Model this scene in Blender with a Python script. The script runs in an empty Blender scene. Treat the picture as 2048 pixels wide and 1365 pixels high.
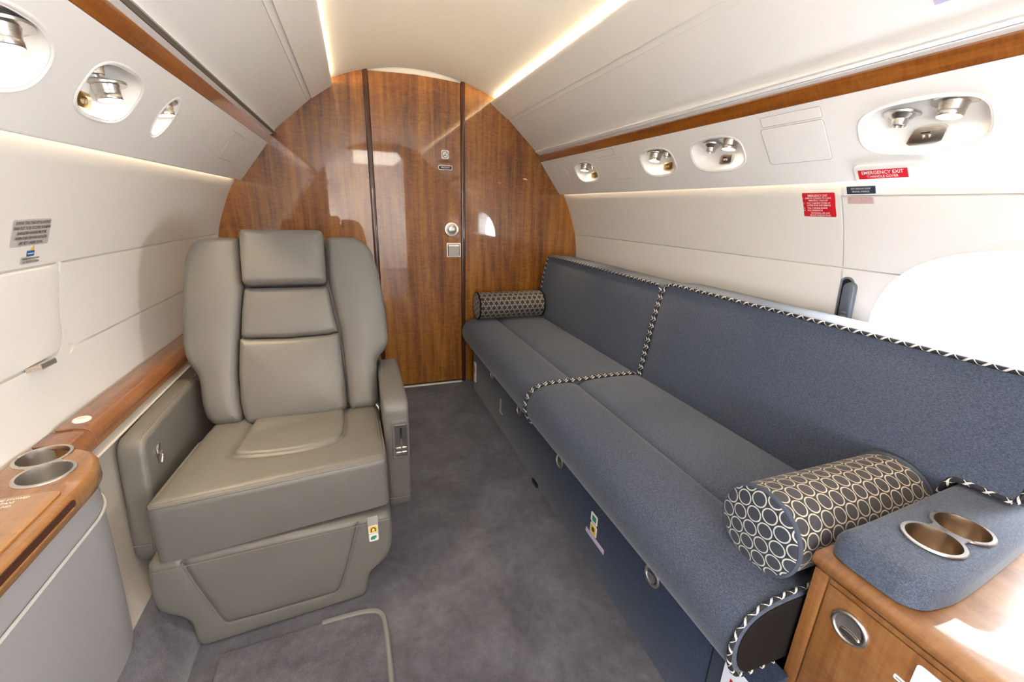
import bpy, bmesh, math, random
import numpy as np
from mathutils import Vector, Matrix
from mathutils.geometry import delaunay_2d_cdt
random.seed(7)
COL = bpy.context.scene.collection
SC = bpy.context.scene
PI = math.pi

# ------------------------------------------------------------------ materials
def new_mat(name):
    m = bpy.data.materials.new(name); m.use_nodes = True
    nt = m.node_tree; nt.nodes.clear()
    out = nt.nodes.new('ShaderNodeOutputMaterial'); b = nt.nodes.new('ShaderNodeBsdfPrincipled')
    nt.links.new(b.outputs[0], out.inputs[0])
    return m, nt, b
def simple(name, col, rough=.5, metal=0, coat=0, emit=None, es=0, spec=None, sheen=0):
    m, nt, b = new_mat(name)
    b.inputs['Base Color'].default_value = (*col, 1); b.inputs['Roughness'].default_value = rough
    b.inputs['Metallic'].default_value = metal; b.inputs['Coat Weight'].default_value = coat
    b.inputs['Coat Roughness'].default_value = .03
    if spec is not None: b.inputs['Specular IOR Level'].default_value = spec
    if sheen: b.inputs['Sheen Weight'].default_value = sheen
    if emit: b.inputs['Emission Color'].default_value = (*emit, 1); b.inputs['Emission Strength'].default_value = es
    return m
def N(nt, t, **kw):
    n = nt.nodes.new(t)
    for k, v in kw.items():
        if k in n.inputs: n.inputs[k].default_value = v
        else: setattr(n, k, v)
    return n
def coords(nt, which='Object', scale=(1, 1, 1)):
    tc = nt.nodes.new('ShaderNodeTexCoord'); mp = nt.nodes.new('ShaderNodeMapping')
    mp.inputs['Scale'].default_value = scale
    nt.links.new(tc.outputs[which], mp.inputs[0]); return mp.outputs[0]
def noise(nt, vec, scale, detail=3, rough=.5, dist=0):
    n = N(nt, 'ShaderNodeTexNoise'); n.inputs['Scale'].default_value = scale; n.inputs['Detail'].default_value = detail
    n.inputs['Roughness'].default_value = rough; n.inputs['Distortion'].default_value = dist
    nt.links.new(vec, n.inputs['Vector']); return n.outputs['Fac']
def ramp(nt, fac, stops):
    r = nt.nodes.new('ShaderNodeValToRGB'); e = r.color_ramp.elements
    while len(e) < len(stops): e.new(.5)
    for i, (p, c) in enumerate(stops): e[i].position = p; e[i].color = (*c, 1)
    nt.links.new(fac, r.inputs[0]); return r.outputs[0]
def bump(nt, b, h, strength, dist=.001):
    n = N(nt, 'ShaderNodeBump'); n.inputs['Strength'].default_value = strength; n.inputs['Distance'].default_value = dist
    nt.links.new(h, n.inputs['Height']); nt.links.new(n.outputs[0], b.inputs['Normal'])
def math_n(nt, op, a, b=None, c=None):
    n = N(nt, 'ShaderNodeMath', operation=op)
    for i, v in enumerate((a, b, c)):
        if v is None: continue
        if isinstance(v, (int, float)): n.inputs[i].default_value = v
        else: nt.links.new(v, n.inputs[i])
    return n.outputs[0]
def mixc(nt, fac, a, b, mode='MIX'):
    n = N(nt, 'ShaderNodeMix', data_type='RGBA', blend_type=mode)
    for sock, v in ((n.inputs['Factor'], fac), (n.inputs[6], a), (n.inputs[7], b)):
        if isinstance(v, (int, float)): sock.default_value = v
        elif isinstance(v, tuple): sock.default_value = (*v, 1)
        else: nt.links.new(v, sock)
    return n.outputs[2]

def vinyl(name, col, bs=.12, rough=.42):
    m, nt, b = new_mat(name); v = coords(nt)
    c = mixc(nt, noise(nt, v, 6, 3), tuple(x * .97 for x in col), col)
    nt.links.new(c, b.inputs['Base Color']); b.inputs['Roughness'].default_value = rough
    bump(nt, b, noise(nt, v, 420, 2), bs, .0006); return m
def leather(name, col, rough=.36):
    m, nt, b = new_mat(name); v = coords(nt)
    c = mixc(nt, noise(nt, v, 9, 4), tuple(x * .9 for x in col), tuple(x * 1.05 for x in col))
    nt.links.new(c, b.inputs['Base Color']); b.inputs['Roughness'].default_value = rough
    vor = N(nt, 'ShaderNodeTexVoronoi'); vor.inputs['Scale'].default_value = 520; nt.links.new(v, vor.inputs['Vector'])
    h = math_n(nt, 'ADD', vor.outputs['Distance'], math_n(nt, 'MULTIPLY', noise(nt, v, 14, 5, .6), 1.6))
    bump(nt, b, h, .22, .0012); return m
def wood(name, axis, dark, mid, light, gloss=1.0, sc=1.0):
    m, nt, b = new_mat(name)
    lo = .16
    s = [1.0, 1.0, 1.0]; s['xyz'.index(axis)] = lo
    v = coords(nt, 'Object', tuple(x * sc for x in s))
    big = noise(nt, v, 4.5, 4, .55, 1.4)
    s2 = [1.0, 1.0, 1.0]; s2['xyz'.index(axis)] = .035
    fine = noise(nt, coords(nt, 'Object', tuple(x * sc for x in s2)), 95, 4, .65, .5)
    w = N(nt, 'ShaderNodeTexWave', wave_type='BANDS', bands_direction='X' if axis != 'x' else 'Y')
    w.inputs['Scale'].default_value = 5.5; w.inputs['Distortion'].default_value = 7; w.inputs['Detail'].default_value = 4
    w.inputs['Detail Scale'].default_value = 2.2
    nt.links.new(v, w.inputs['Vector'])
    s3 = [3.0, 3.0, 3.0]; s3['xyz'.index(axis)] = 9.0
    fig = noise(nt, coords(nt, 'Object', tuple(x * sc for x in s3)), 5, 3, .6, 2.0)
    f = math_n(nt, 'ADD', math_n(nt, 'MULTIPLY', big, .52), math_n(nt, 'MULTIPLY', w.outputs['Fac'], .05))
    f = math_n(nt, 'ADD', f, math_n(nt, 'MULTIPLY', fine, .32))
    f = math_n(nt, 'ADD', f, math_n(nt, 'MULTIPLY', fig, .26))
    c = ramp(nt, f, [(.40, dark), (.53, mid), (.67, light)])
    nt.links.new(c, b.inputs['Base Color']); b.inputs['Roughness'].default_value = .38
    b.inputs['Coat Weight'].default_value = gloss; b.inputs['Coat Roughness'].default_value = .035
    b.inputs['Coat IOR'].default_value = 1.55
    return m
def fabric(name, c1, c2, c3):
    m, nt, b = new_mat(name); v = coords(nt)
    n1 = noise(nt, v, 900, 2, .7); n2 = noise(nt, coords(nt, 'Object', (1, .45, 1.6)), 420, 2, .6)
    f = math_n(nt, 'ADD', math_n(nt, 'MULTIPLY', n1, .6), math_n(nt, 'MULTIPLY', n2, .4))
    c = ramp(nt, f, [(.36, c1), (.5, c2), (.64, c3)])
    nt.links.new(c, b.inputs['Base Color']); b.inputs['Roughness'].default_value = .9
    b.inputs['Sheen Weight'].default_value = .25; b.inputs['Sheen Roughness'].default_value = .4
    b.inputs['Specular IOR Level'].default_value = .25
    bump(nt, b, f, .35, .0012); return m
def carpet(name):
    m, nt, b = new_mat(name); v = coords(nt)
    n1 = noise(nt, v, 600, 2, .7); n2 = noise(nt, v, 5, 4, .6, .6); n3 = noise(nt, v, 38, 3, .6)
    f = math_n(nt, 'ADD', math_n(nt, 'MULTIPLY', n1, .45), math_n(nt, 'MULTIPLY', n2, .37))
    f = math_n(nt, 'ADD', f, math_n(nt, 'MULTIPLY', n3, .18))
    c = ramp(nt, f, [(.38, (.050, .050, .063)), (.5, (.102, .101, .122)), (.63, (.178, .176, .202))])
    nt.links.new(c, b.inputs['Base Color']); b.inputs['Roughness'].default_value = 1
    b.inputs['Specular IOR Level'].default_value = .1; b.inputs['Sheen Weight'].default_value = .3
    bump(nt, b, f, .7, .004); return m
def rings(name, bg, inner, ring, p=.0355, R=.0152, w=.0027):
    m, nt, b = new_mat(name)
    tc = nt.nodes.new('ShaderNodeTexCoord'); sep = N(nt, 'ShaderNodeSeparateXYZ'); nt.links.new(tc.outputs['UV'], sep.inputs[0])
    q = p * .86
    def lat(ou, ov):
        u = math_n(nt, 'SUBTRACT', math_n(nt, 'FRACT', math_n(nt, 'ADD', math_n(nt, 'DIVIDE', sep.outputs[0], p), ou)), .5)
        v = math_n(nt, 'SUBTRACT', math_n(nt, 'FRACT', math_n(nt, 'ADD', math_n(nt, 'DIVIDE', sep.outputs[1], 2 * q), ov)), .5)
        u = math_n(nt, 'MULTIPLY', u, p); v = math_n(nt, 'MULTIPLY', v, 2 * q)
        return math_n(nt, 'SQRT', math_n(nt, 'ADD', math_n(nt, 'MULTIPLY', u, u), math_n(nt, 'MULTIPLY', v, v)))
    d = math_n(nt, 'MINIMUM', lat(0, 0), lat(.5, .5))
    wob = math_n(nt, 'MULTIPLY', math_n(nt, 'SUBTRACT', noise(nt, tc.outputs['UV'], 300, 2), .5), .0012)
    rmask = math_n(nt, 'LESS_THAN', math_n(nt, 'ABSOLUTE', math_n(nt, 'SUBTRACT', math_n(nt, 'ADD', d, wob), R)), w * .5)
    imask = math_n(nt, 'LESS_THAN', d, R)
    c = mixc(nt, imask, bg, inner); c = mixc(nt, rmask, c, ring)
    c = mixc(nt, noise(nt, tc.outputs['UV'], 900, 2), c, mixc(nt, .35, c, (0, 0, 0)))
    nt.links.new(c, b.inputs['Base Color']); b.inputs['Roughness'].default_value = .75
    b.inputs['Sheen Weight'].default_value = .15
    bump(nt, b, math_n(nt, 'ADD', rmask, noise(nt, tc.outputs['UV'], 900, 2)), .3, .001); return m
def cordmat(name):
    m, nt, b = new_mat(name)
    tc = nt.nodes.new('ShaderNodeTexCoord'); sep = N(nt, 'ShaderNodeSeparateXYZ'); nt.links.new(tc.outputs['UV'], sep.inputs[0])
    a = math_n(nt, 'FRACT', math_n(nt, 'ADD', math_n(nt, 'DIVIDE', sep.outputs[0], .032), sep.outputs[1]))
    c2 = math_n(nt, 'FRACT', math_n(nt, 'SUBTRACT', math_n(nt, 'DIVIDE', sep.outputs[0], .032), sep.outputs[1]))
    f = math_n(nt, 'MAXIMUM', math_n(nt, 'LESS_THAN', a, .20), math_n(nt, 'LESS_THAN', c2, .07))
    c = mixc(nt, f, (.012, .013, .02), (.68, .66, .62))
    nt.links.new(c, b.inputs['Base Color']); b.inputs['Roughness'].default_value = .7
    bump(nt, b, f, .6, .0015); return m
def brushed(name, col, rough=.28):
    m, nt, b = new_mat(name); v = coords(nt, 'Object', (1, 1, 30))
    b.inputs['Base Color'].default_value = (*col, 1); b.inputs['Metallic'].default_value = 1
    r = N(nt, 'ShaderNodeMapRange'); nt.links.new(noise(nt, v, 60, 2), r.inputs[0])
    r.inputs['To Min'].default_value = rough * .8; r.inputs['To Max'].default_value = rough * 1.3
    nt.links.new(r.outputs[0], b.inputs['Roughness']); return m
def pane_mat(name):
    m = bpy.data.materials.new(name); m.use_nodes = True; nt = m.node_tree; nt.nodes.clear()
    out = nt.nodes.new('ShaderNodeOutputMaterial'); mx = nt.nodes.new('ShaderNodeMixShader'); mx.inputs[0].default_value = .05
    t = nt.nodes.new('ShaderNodeBsdfTransparent'); g = nt.nodes.new('ShaderNodeBsdfGlossy'); g.inputs['Roughness'].default_value = .02
    nt.links.new(t.outputs[0], mx.inputs[1]); nt.links.new(g.outputs[0], mx.inputs[2]); nt.links.new(mx.outputs[0], out.inputs[0]); return m

M = {}
M['panel'] = vinyl('cream_panel', (.85, .815, .765))
M['bin'] = vinyl('white_overhead_panel', (.925, .90, .865))
M['ceil'] = vinyl('ceiling_cloth', (.88, .855, .82), .2, .6)
M['valance'] = vinyl('white_panel', (.92, .90, .87), .06, .35)
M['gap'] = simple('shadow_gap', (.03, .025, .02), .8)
M['gapshade'] = simple('grey_gap_shade', (.40, .37, .33), .8)
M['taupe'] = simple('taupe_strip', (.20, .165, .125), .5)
WD, WM, WL = (.085, .019, .002), (.245, .078, .006), (.42, .165, .018)
M['wood_door'] = wood('figured_veneer_upright', 'z', WD, WM, WL)
M['wood_trim'] = wood('veneer_rail', 'y', (.10, .023, .002), (.25, .073, .008), (.37, .128, .02))
M['wood_ledge'] = wood('veneer_ledge', 'y', (.11, .034, .010), (.21, .075, .023), (.30, .125, .042))
M['wood_cab'] = wood('veneer_cabinet', 'z', (.125, .042, .010), (.215, .085, .022), (.29, .13, .040), .8)
M['wood_top'] = wood('veneer_counter', 'y', (.135, .045, .011), (.24, .098, .026), (.33, .155, .048))
M['wood_leaf'] = wood('veneer_leaf', 'y', (.24, .096, .022), (.36, .165, .05), (.44, .225, .078), .6)
M['wood_strip'] = simple('dark_wood_strip', (.075, .022, .010), .3, coat=.8)
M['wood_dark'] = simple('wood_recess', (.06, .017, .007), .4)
M['carpet'] = carpet('grey_carpet')
M['bind'] = simple('carpet_binding', (.20, .195, .195), .9)
M['leather'] = leather('taupe_leather', (.150, .143, .130))
M['leather_in'] = leather('taupe_leather_panel', (.157, .149, .135))
M['stitch'] = simple('leather_stitching', (.20, .18, .15), .6)
M['grey_panel'] = vinyl('grey_panel', (.36, .347, .35), .1, .45)
M['grey_side'] = vinyl('grey_side_panel', (.43, .395, .345), .1, .45)
M['bead'] = simple('panel_bead', (.60, .575, .54), .4)
M['sofa'] = fabric('blue_grey_cloth', (.026, .034, .053), (.068, .084, .122), (.128, .150, .198))
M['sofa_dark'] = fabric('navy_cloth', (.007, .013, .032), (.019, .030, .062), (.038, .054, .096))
M['sofa_end'] = simple('brown_black_cloth', (.012, .0095, .009), .95, spec=.15)
M['ring'] = rings('ring_cloth', (.013, .012, .014), (.036, .034, .038), (.60, .53, .42))
M['ring_end'] = rings('ring_cloth_end', (.012, .015, .024), (.030, .038, .056), (.62, .60, .56))
M['pipe'] = simple('blue_welt', (.055, .068, .095), .85)
M['cord'] = cordmat('twisted_cord')
M['steel'] = brushed('brushed_steel', (.62, .59, .55))
M['steel_c'] = brushed('cup_steel', (.66, .64, .61), .32)
M['steel_refl'] = brushed('steel_brown_reflection', (.46, .37, .28), .3)  # cup steel with the brown reflection of the wood put into its colour
M['steel_d'] = brushed('dark_steel', (.33, .31, .29))
M['chrome'] = simple('polished_steel', (.75, .72, .68), .12, 1)
M['nickel'] = brushed('satin_nickel', (.72, .66, .57), .3)
M['lens'] = simple('lamp_lens', (.9, .85, .75), .4, emit=(1, .86, .66), es=7)
M['led'] = simple('cove_led', (.9, .85, .75), .4, emit=(1, .84, .6), es=1.5)
M['aft_fill'] = simple('aft_fill_glow', (.9, .88, .84), .4, emit=(1, .90, .76), es=4)
M['black'] = simple('black_plastic', (.012, .012, .014), .4)
M['slot'] = simple('grey_plastic', (.10, .115, .14), .4)
M['slot_l'] = simple('grey_plastic_light', (.19, .205, .23), .35)
M['white'] = simple('white_plastic', (.82, .80, .76), .35)
M['paper'] = simple('silver_placard', (.50, .47, .44), .5)
M['white_sign'] = simple('white_placard', (.70, .74, .82), .4)
M['red'] = simple('red_placard', (.62, .012, .025), .45)
M['redink'] = simple('red_ink', (.50, .01, .03), .5)
M['pinkp'] = simple('pink_placard', (.72, .58, .55), .5)
M['pinkink'] = simple('pink_ink', (.55, .16, .17), .5)
M['navyp'] = simple('navy_placard', (.035, .050, .075), .45)
M['ink'] = simple('dark_ink', (.03, .028, .028), .6)
M['goldink'] = simple('brown_ink', (.09, .035, .012), .6)
M['whiteink'] = simple('white_ink', (.85, .82, .80), .6)
M['yellow'] = simple('yellow_label', (.80, .55, .03), .5)
M['green'] = simple('green_label', (.01, .28, .13), .5)
M['greenp'] = simple('pale_green_label', (.28, .36, .20), .5)
M['blue'] = simple('blue_ink', (.02, .12, .30), .5)
M['gold'] = simple('gold_plate', (.70, .52, .25), .28, 1)
M['lilac'] = simple('lilac_placard', (.55, .50, .68), .5)
M['pane'] = pane_mat('window_pane')
M['skin'] = simple('fuselage_skin', (.5, .5, .5), .7)

# ------------------------------------------------------------------ object helpers
WORLD = {}
def finish(bm, sharp=.75, smooth=True):
    if smooth:
        for f in bm.faces: f.smooth = True
        for e in bm.edges:
            if len(e.link_faces) == 2 and e.calc_face_angle(0) > sharp: e.smooth = False
def obj(name, bm, mat, parent=None, label=None, cat=None, group=None, kind=None, recalc=True, sharp=.75):
    if recalc: bmesh.ops.recalc_face_normals(bm, faces=bm.faces[:])
    finish(bm, sharp)
    vs = [v.co for v in bm.verts]
    lo = Vector((min(v.x for v in vs), min(v.y for v in vs), min(v.z for v in vs)))
    hi = Vector((max(v.x for v in vs), max(v.y for v in vs), max(v.z for v in vs)))
    c = (lo + hi) / 2
    if parent is None: c.z = lo.z
    for v in bm.verts: v.co -= c
    me = bpy.data.meshes.new(name); bm.to_mesh(me); bm.free()
    me.materials.append(mat if not isinstance(mat, str) else M[mat])
    return link(name, me, c, parent, label, cat, group, kind)
def link(name, me, c, parent=None, label=None, cat=None, group=None, kind=None):
    o = bpy.data.objects.new(name, me); COL.objects.link(o); WORLD[o.name] = Vector(c)
    if parent is not None:
        o.parent = parent; o.location = Vector(c) - WORLD[parent.name]
    else: o.location = c
    if label: o['label'] = label
    if cat: o['category'] = cat
    if group: o['group'] = group
    if kind: o['kind'] = kind
    return o
def thing(name, label, cat, loc, group=None, kind=None):
    return link(name, None, loc, None, label, cat, group, kind)
def struct(name, bm, mat, parent=None, label=None, **k):
    return obj(name, bm, mat, parent, label=label, kind=None if parent else 'structure', **k)

# ------------------------------------------------------------------ mesh helpers
def rbox(x0, x1, y0, y1, z0, z1, r=0, seg=3, bm=None, mat=None):
    own = bm is None
    b2 = bmesh.new()
    bmesh.ops.create_cube(b2, size=1)
    for v in b2.verts:
        v.co = Vector(((x0 + x1) / 2 + v.co.x * (x1 - x0), (y0 + y1) / 2 + v.co.y * (y1 - y0), (z0 + z1) / 2 + v.co.z * (z1 - z0)))
    if r: bmesh.ops.bevel(b2, geom=b2.edges[:], offset=r, segments=seg, profile=.5, affect='EDGES')
    if mat is not None: bmesh.ops.transform(b2, matrix=mat, verts=b2.verts[:])
    if own: return b2
    join(bm, b2); return bm
def join(bm, b2):
    me = bpy.data.meshes.new('tmp'); b2.to_mesh(me); bm.from_mesh(me); bpy.data.meshes.remove(me); b2.free()
def rings_loft(loops, close=True, cap=True, bm=None):
    bm = bm or bmesh.new(); vs = [[bm.verts.new(p) for p in L] for L in loops]
    n = len(loops[0])
    for a, b in zip(vs, vs[1:]):
        for i in range(n if close else n - 1):
            j = (i + 1) % n
            try: bm.faces.new((a[i], a[j], b[j], b[i]))
            except ValueError: pass
    if cap and close:
        bm.faces.new(vs[0][::-1]); bm.faces.new(vs[-1])
    return bm
def frame(d, up=(0, 0, 1)):
    d = Vector(d).normalized(); up = Vector(up)
    if abs(d.dot(up)) > .97: up = Vector((1, 0, 0)) if abs(d.x) < .9 else Vector((0, 1, 0))
    a = up.cross(d).normalized(); return a, d.cross(a).normalized(), d
def lathe(prof, center, axis=(0, 0, 1), n=32, bm=None, cap=True):
    """prof: list of (radius, height along axis)"""
    a, b, d = frame(axis); c = Vector(center)
    loops = [[c + d * h + (a * math.cos(2 * PI * i / n) + b * math.sin(2 * PI * i / n)) * max(r, 1e-5) for i in range(n)] for r, h in prof]
    return rings_loft(loops, True, cap, bm)
def tube(path, r, n=8, bm=None, closed=False, uv=False):
    bm = bm or bmesh.new(); P = [Vector(p) for p in path]; L = len(P); loops = []
    prev = None
    cum = [0]
    for i in range(1, L): cum.append(cum[-1] + (P[i] - P[i - 1]).length)
    for i in range(L):
        t = (P[(i + 1) % L] - P[i - 1]) if closed else (P[min(i + 1, L - 1)] - P[max(i - 1, 0)])
        t.normalize()
        if prev is None: a, b, _ = frame(t)
        else:
            a = (prev - t * prev.dot(t)).normalized(); b = t.cross(a)
        prev = a
        loops.append([P[i] + (a * math.cos(2 * PI * k / n) + b * math.sin(2 * PI * k / n)) * r for k in range(n)])
    vs = [[bm.verts.new(p) for p in Lp] for Lp in loops]
    ul = bm.loops.layers.uv.verify() if uv else None
    rng = range(L) if closed else range(L - 1)
    for i in rng:
        j = (i + 1) % L
        for k in range(n):
            f = bm.faces.new((vs[i][k], vs[i][(k + 1) % n], vs[j][(k + 1) % n], vs[j][k]))
            if uv:
                us = (cum[i], cum[i], cum[i + 1] if i + 1 < L else cum[i], cum[i + 1] if i + 1 < L else cum[i]); wv = (k / n, (k + 1) / n, (k + 1) / n, k / n)
                for lp, uu, vv in zip(f.loops, us, wv): lp[ul].uv = (uu, vv)
    if not closed:
        bm.faces.new(vs[0][::-1]); bm.faces.new(vs[-1])
    return bm
def resample(P, step, closed=False):
    P = [Vector(p) for p in P]
    if closed: P = P + [P[0]]
    out = [P[0]]; carry = 0
    cum = [0]
    for a, b in zip(P, P[1:]): cum.append(cum[-1] + (b - a).length)
    n = max(2, round(cum[-1] / step)); j = 0
    for i in range(1, n + (0 if closed else 1)):
        t = cum[-1] * i / n
        while j < len(P) - 2 and cum[j + 1] < t: j += 1
        s = (t - cum[j]) / max(cum[j + 1] - cum[j], 1e-9)
        out.append(P[j].lerp(P[j + 1], s))
    return out
def smooth_path(P, it=2, closed=False):
    P = [Vector(p) for p in P]
    for _ in range(it):
        Q = []
        n = len(P)
        for i in range(n if closed else n - 1):
            a, b = P[i], P[(i + 1) % n]
            Q += [a.lerp(b, .25), a.lerp(b, .75)]
        if not closed: Q = [P[0]] + Q + [P[-1]]
        P = Q
    return P
def offset2(P, d):
    """offset closed ccw 2-D polygon inward by d"""
    n = len(P); out = []
    for i in range(n):
        a, b, c = Vector(P[i - 1]), Vector(P[i]), Vector(P[(i + 1) % n])
        t1 = (b - a).normalized(); t2 = (c - b).normalized()
        n1 = Vector((-t1.y, t1.x)); n2 = Vector((-t2.y, t2.x))
        m = (n1 + n2); m = m / max(m.length_squared / 2, .35) if m.length > 1e-6 else n1
        out.append(b + m * d)
    return out
def ccw(P):
    A = sum(P[i - 1][0] * P[i][1] - P[i][0] * P[i - 1][1] for i in range(len(P)))
    return list(P) if A > 0 else list(P)[::-1]
def seg_dist(pts, poly, closed=True):
    pts = np.asarray(pts, float); A = np.asarray(poly, float)
    B = np.roll(A, -1, 0) if closed else A[1:]
    if not closed: A = A[:-1]
    d = B - A; L = np.maximum((d ** 2).sum(1), 1e-12)
    best = np.full(len(pts), 1e9)
    for a, dd, l in zip(A, d, L):
        t = np.clip(((pts - a) @ dd) / l, 0, 1); q = a + t[:, None] * dd
        best = np.minimum(best, np.hypot(*(pts - q).T))
    return best
def inside(pts, poly):
    pts = np.asarray(pts, float); A = np.asarray(poly, float); B = np.roll(A, -1, 0)
    c = np.zeros(len(pts), bool)
    for (x0, y0), (x1, y1) in zip(A, B):
        m = (y0 > pts[:, 1]) != (y1 > pts[:, 1])
        if abs(y1 - y0) < 1e-12: continue
        c ^= m & (pts[:, 0] < (x1 - x0) * (pts[:, 1] - y0) / (y1 - y0) + x0)
    return c
def tri2(outer, holes, extra, lines=()):
    """triangulate a polygon with holes: returns verts, tris"""
    V, E_ = [], []
    for L in [outer] + list(holes):
        s = len(V); V += [tuple(p) for p in L]; n = len(L)
        E_ += [(s + i, s + (i + 1) % n) for i in range(n)]
    for L in lines:
        s = len(V); V += [tuple(p) for p in L]; E_ += [(s + i, s + i + 1) for i in range(len(L) - 1)]
    V += [tuple(p) for p in extra]
    vo, _, fo, _, _, _ = delaunay_2d_cdt([Vector(v) for v in V], E_, [], 0, 1e-6)
    vo = np.array([tuple(v) for v in vo]); F = np.array([tuple(f) for f in fo if len(f) == 3])
    c = vo[F].mean(1); ok = inside(c, outer)
    for h in holes: ok &= ~inside(c, h)
    return vo, F[ok]
def grid_pts(outer, holes, g, margin):
    A = np.asarray([tuple(p) for p in outer]); lo, hi = A.min(0), A.max(0)
    gx = gy = g
    if isinstance(g, tuple): gx, gy = g
    xs = np.arange(lo[0] + gx * .5, hi[0], gx); ys = np.arange(lo[1] + gy * .5, hi[1], gy)
    P = np.array([(x, y) for x in xs for y in ys])
    if len(P) == 0: return P
    ok = inside(P, A) & (seg_dist(P, A) > margin)
    for h in holes:
        h = [tuple(p) for p in h]; ok &= ~inside(P, h) & (seg_dist(P, h) > margin)
    return P[ok]
def sheet(outer, holes, fmap, g, lines=(), margin=None, disp=None, uvs=False):
    mg = margin if margin is not None else (min(g) if isinstance(g, tuple) else g) * .4
    ex = grid_pts(outer, holes, g, mg)
    if len(lines) and len(ex):
        for L in lines: ex = ex[seg_dist(ex, [tuple(p) for p in L], False) > mg * .5]
    vo, F = tri2(outer, holes, ex, lines)
    bm = bmesh.new(); vs = [bm.verts.new(fmap(x, y)) for x, y in vo]
    for f in F:
        try: bm.faces.new([vs[i] for i in f])
        except ValueError: pass
    for v in [v for v in bm.verts if not v.link_faces]: bm.verts.remove(v)
    return bm
def cushion(outline, H, r, fmap, g=.02, bulge=0, BL=.08, seams=(), sd=.004, sw=.006, extra=None, step=None, back=True, holes=()):
    """upholstered pad: 2-D outline, height H at the middle, edge radius r, pulled-in seams; fmap(u, v, h)"""
    P = ccw([tuple(p) for p in outline])
    P = [tuple(p) for p in resample([Vector((*p, 0)) for p in P], step or min(.012, r * .8), True)]
    P = [(p[0], p[1]) for p in P]
    pts = []
    for k in (.06, .2, .42, .7, 1.0):
        o = [tuple(q) for q in offset2([Vector(p) for p in P], r * k)]
        o = np.array(o); d = seg_dist(o, P); ok = inside(o, P) & (d > r * k * .8)
        pts += [tuple(q) for q in o[ok]]
    G = grid_pts(P, holes, g, r * 1.15 if not holes else r * .5)
    if holes and len(G): G = G[seg_dist(G, P) > r * 1.15]
    lines = []
    for s in seams:
        s = [tuple(q)[:2] for q in resample([Vector((*q, 0)) for q in s], .012)]
        for off in (-1.6, -.8, 0, .8, 1.6):
            sv = [Vector(q) for q in s]; L = []
            for i in range(len(sv)):
                t = (sv[min(i + 1, len(sv) - 1)] - sv[max(i - 1, 0)]).normalized(); L.append(tuple(sv[i] + Vector((-t.y, t.x)) * sw * off))
            Ln = np.array(L); ok = inside(Ln, P) & (seg_dist(Ln, P) > r * .15); pts += [tuple(q) for q in Ln[ok]]
        if len(G): G = G[seg_dist(G, s, False) > sw * 2.2]
        lines.append(s)
    ex = pts + [tuple(q) for q in G]
    for hh in holes: ex = [q for q in ex if not inside([q], hh)[0]]
    vo, F = tri2(P, list(holes), ex)
    d = seg_dist(vo, P)
    h = np.where(d < r, H - r + np.sqrt(np.maximum(r * r - (r - np.minimum(d, r)) ** 2, 0)), H)
    h = h + bulge * (1 - np.exp(-d / BL))
    for s in lines:
        ds = seg_dist(vo, s, False); h = h - sd * np.exp(-(ds / sw) ** 2) - sd * .5 * np.exp(-(ds / (sw * 3)) ** 2)
    if extra is not None: h = h + np.array([extra(x, y) for x, y in vo])
    bm = bmesh.new(); vs = [bm.verts.new(fmap(x, y, hh)) for (x, y), hh in zip(vo, h)]
    for f in F:
        try: bm.faces.new([vs[i] for i in f])
        except ValueError: pass
    n = len(P)
    if back:
        idx = []
        for p in P:
            k = int(np.argmin(((vo - np.array(p)) ** 2).sum(1))); idx.append(k)
        bv = [bm.verts.new(fmap(p[0], p[1], 0)) for p in P]
        for i in range(n):
            j = (i + 1) % n
            if idx[i] == idx[j]: continue
            try: bm.faces.new((vs[idx[i]], bv[i], bv[j], vs[idx[j]]))
            except ValueError: pass
        try: bm.faces.new(bv)
        except ValueError: pass
    for v in [v for v in bm.verts if not v.link_faces]: bm.verts.remove(v)
    return bm
def rounded_rect(x0, x1, y0, y1, r, n=6):
    rs = r if isinstance(r, (tuple, list)) else (r,) * 4
    out = []
    for (cx, cy, a0), rr in zip(((x1, y1, 0), (x0, y1, 90), (x0, y0, 180), (x1, y0, 270)), rs):
        rr = max(rr, 1e-4); ox = cx - rr if cx == x1 else cx + rr; oy = cy - rr if cy == y1 else cy + rr
        for k in range(n + 1):
            a = math.radians(a0 + 90 * k / n); out.append((ox + rr * math.cos(a), oy + rr * math.sin(a)))
    return out
def oval(cx, cy, a, b, p=2.0, n=48):
    out = []
    for k in range(n):
        t = 2 * PI * k / n; c, s = math.cos(t), math.sin(t)
        out.append((cx + a * math.copysign(abs(c) ** (2 / p), c), cy + b * math.copysign(abs(s) ** (2 / p), s)))
    return out
def rext(profile, y0, y1, r, k=4, axis='y', g=None, r0=None):
    """extrude a closed (x,z) profile along y with rounded ends"""
    P = ccw(profile); r0 = r if r0 is None else r0
    loops = []
    def ring(y, off):
        Q = offset2([Vector(p) for p in P], off) if off > 1e-6 else [Vector(p) for p in P]
        return [Vector((q[0], y, q[1])) for q in Q]
    for i in range(k + 1):
        a = PI / 2 * i / k; loops.append(ring(y0 + r0 * (1 - math.cos(a)), r0 * (1 - math.sin(a))))
    ys = []
    if g:
        m = int((y1 - y0 - r - r0) / g); ys = [y0 + r0 + (y1 - y0 - r - r0) * i / (m + 1) for i in range(1, m + 1)]
    for y in ys: loops.append(ring(y, 0))
    for i in range(k + 1):
        a = PI / 2 * (k - i) / k; loops.append(ring(y1 - r * (1 - math.cos(a)), r * (1 - math.sin(a))))
    return rings_loft(loops)
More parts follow.
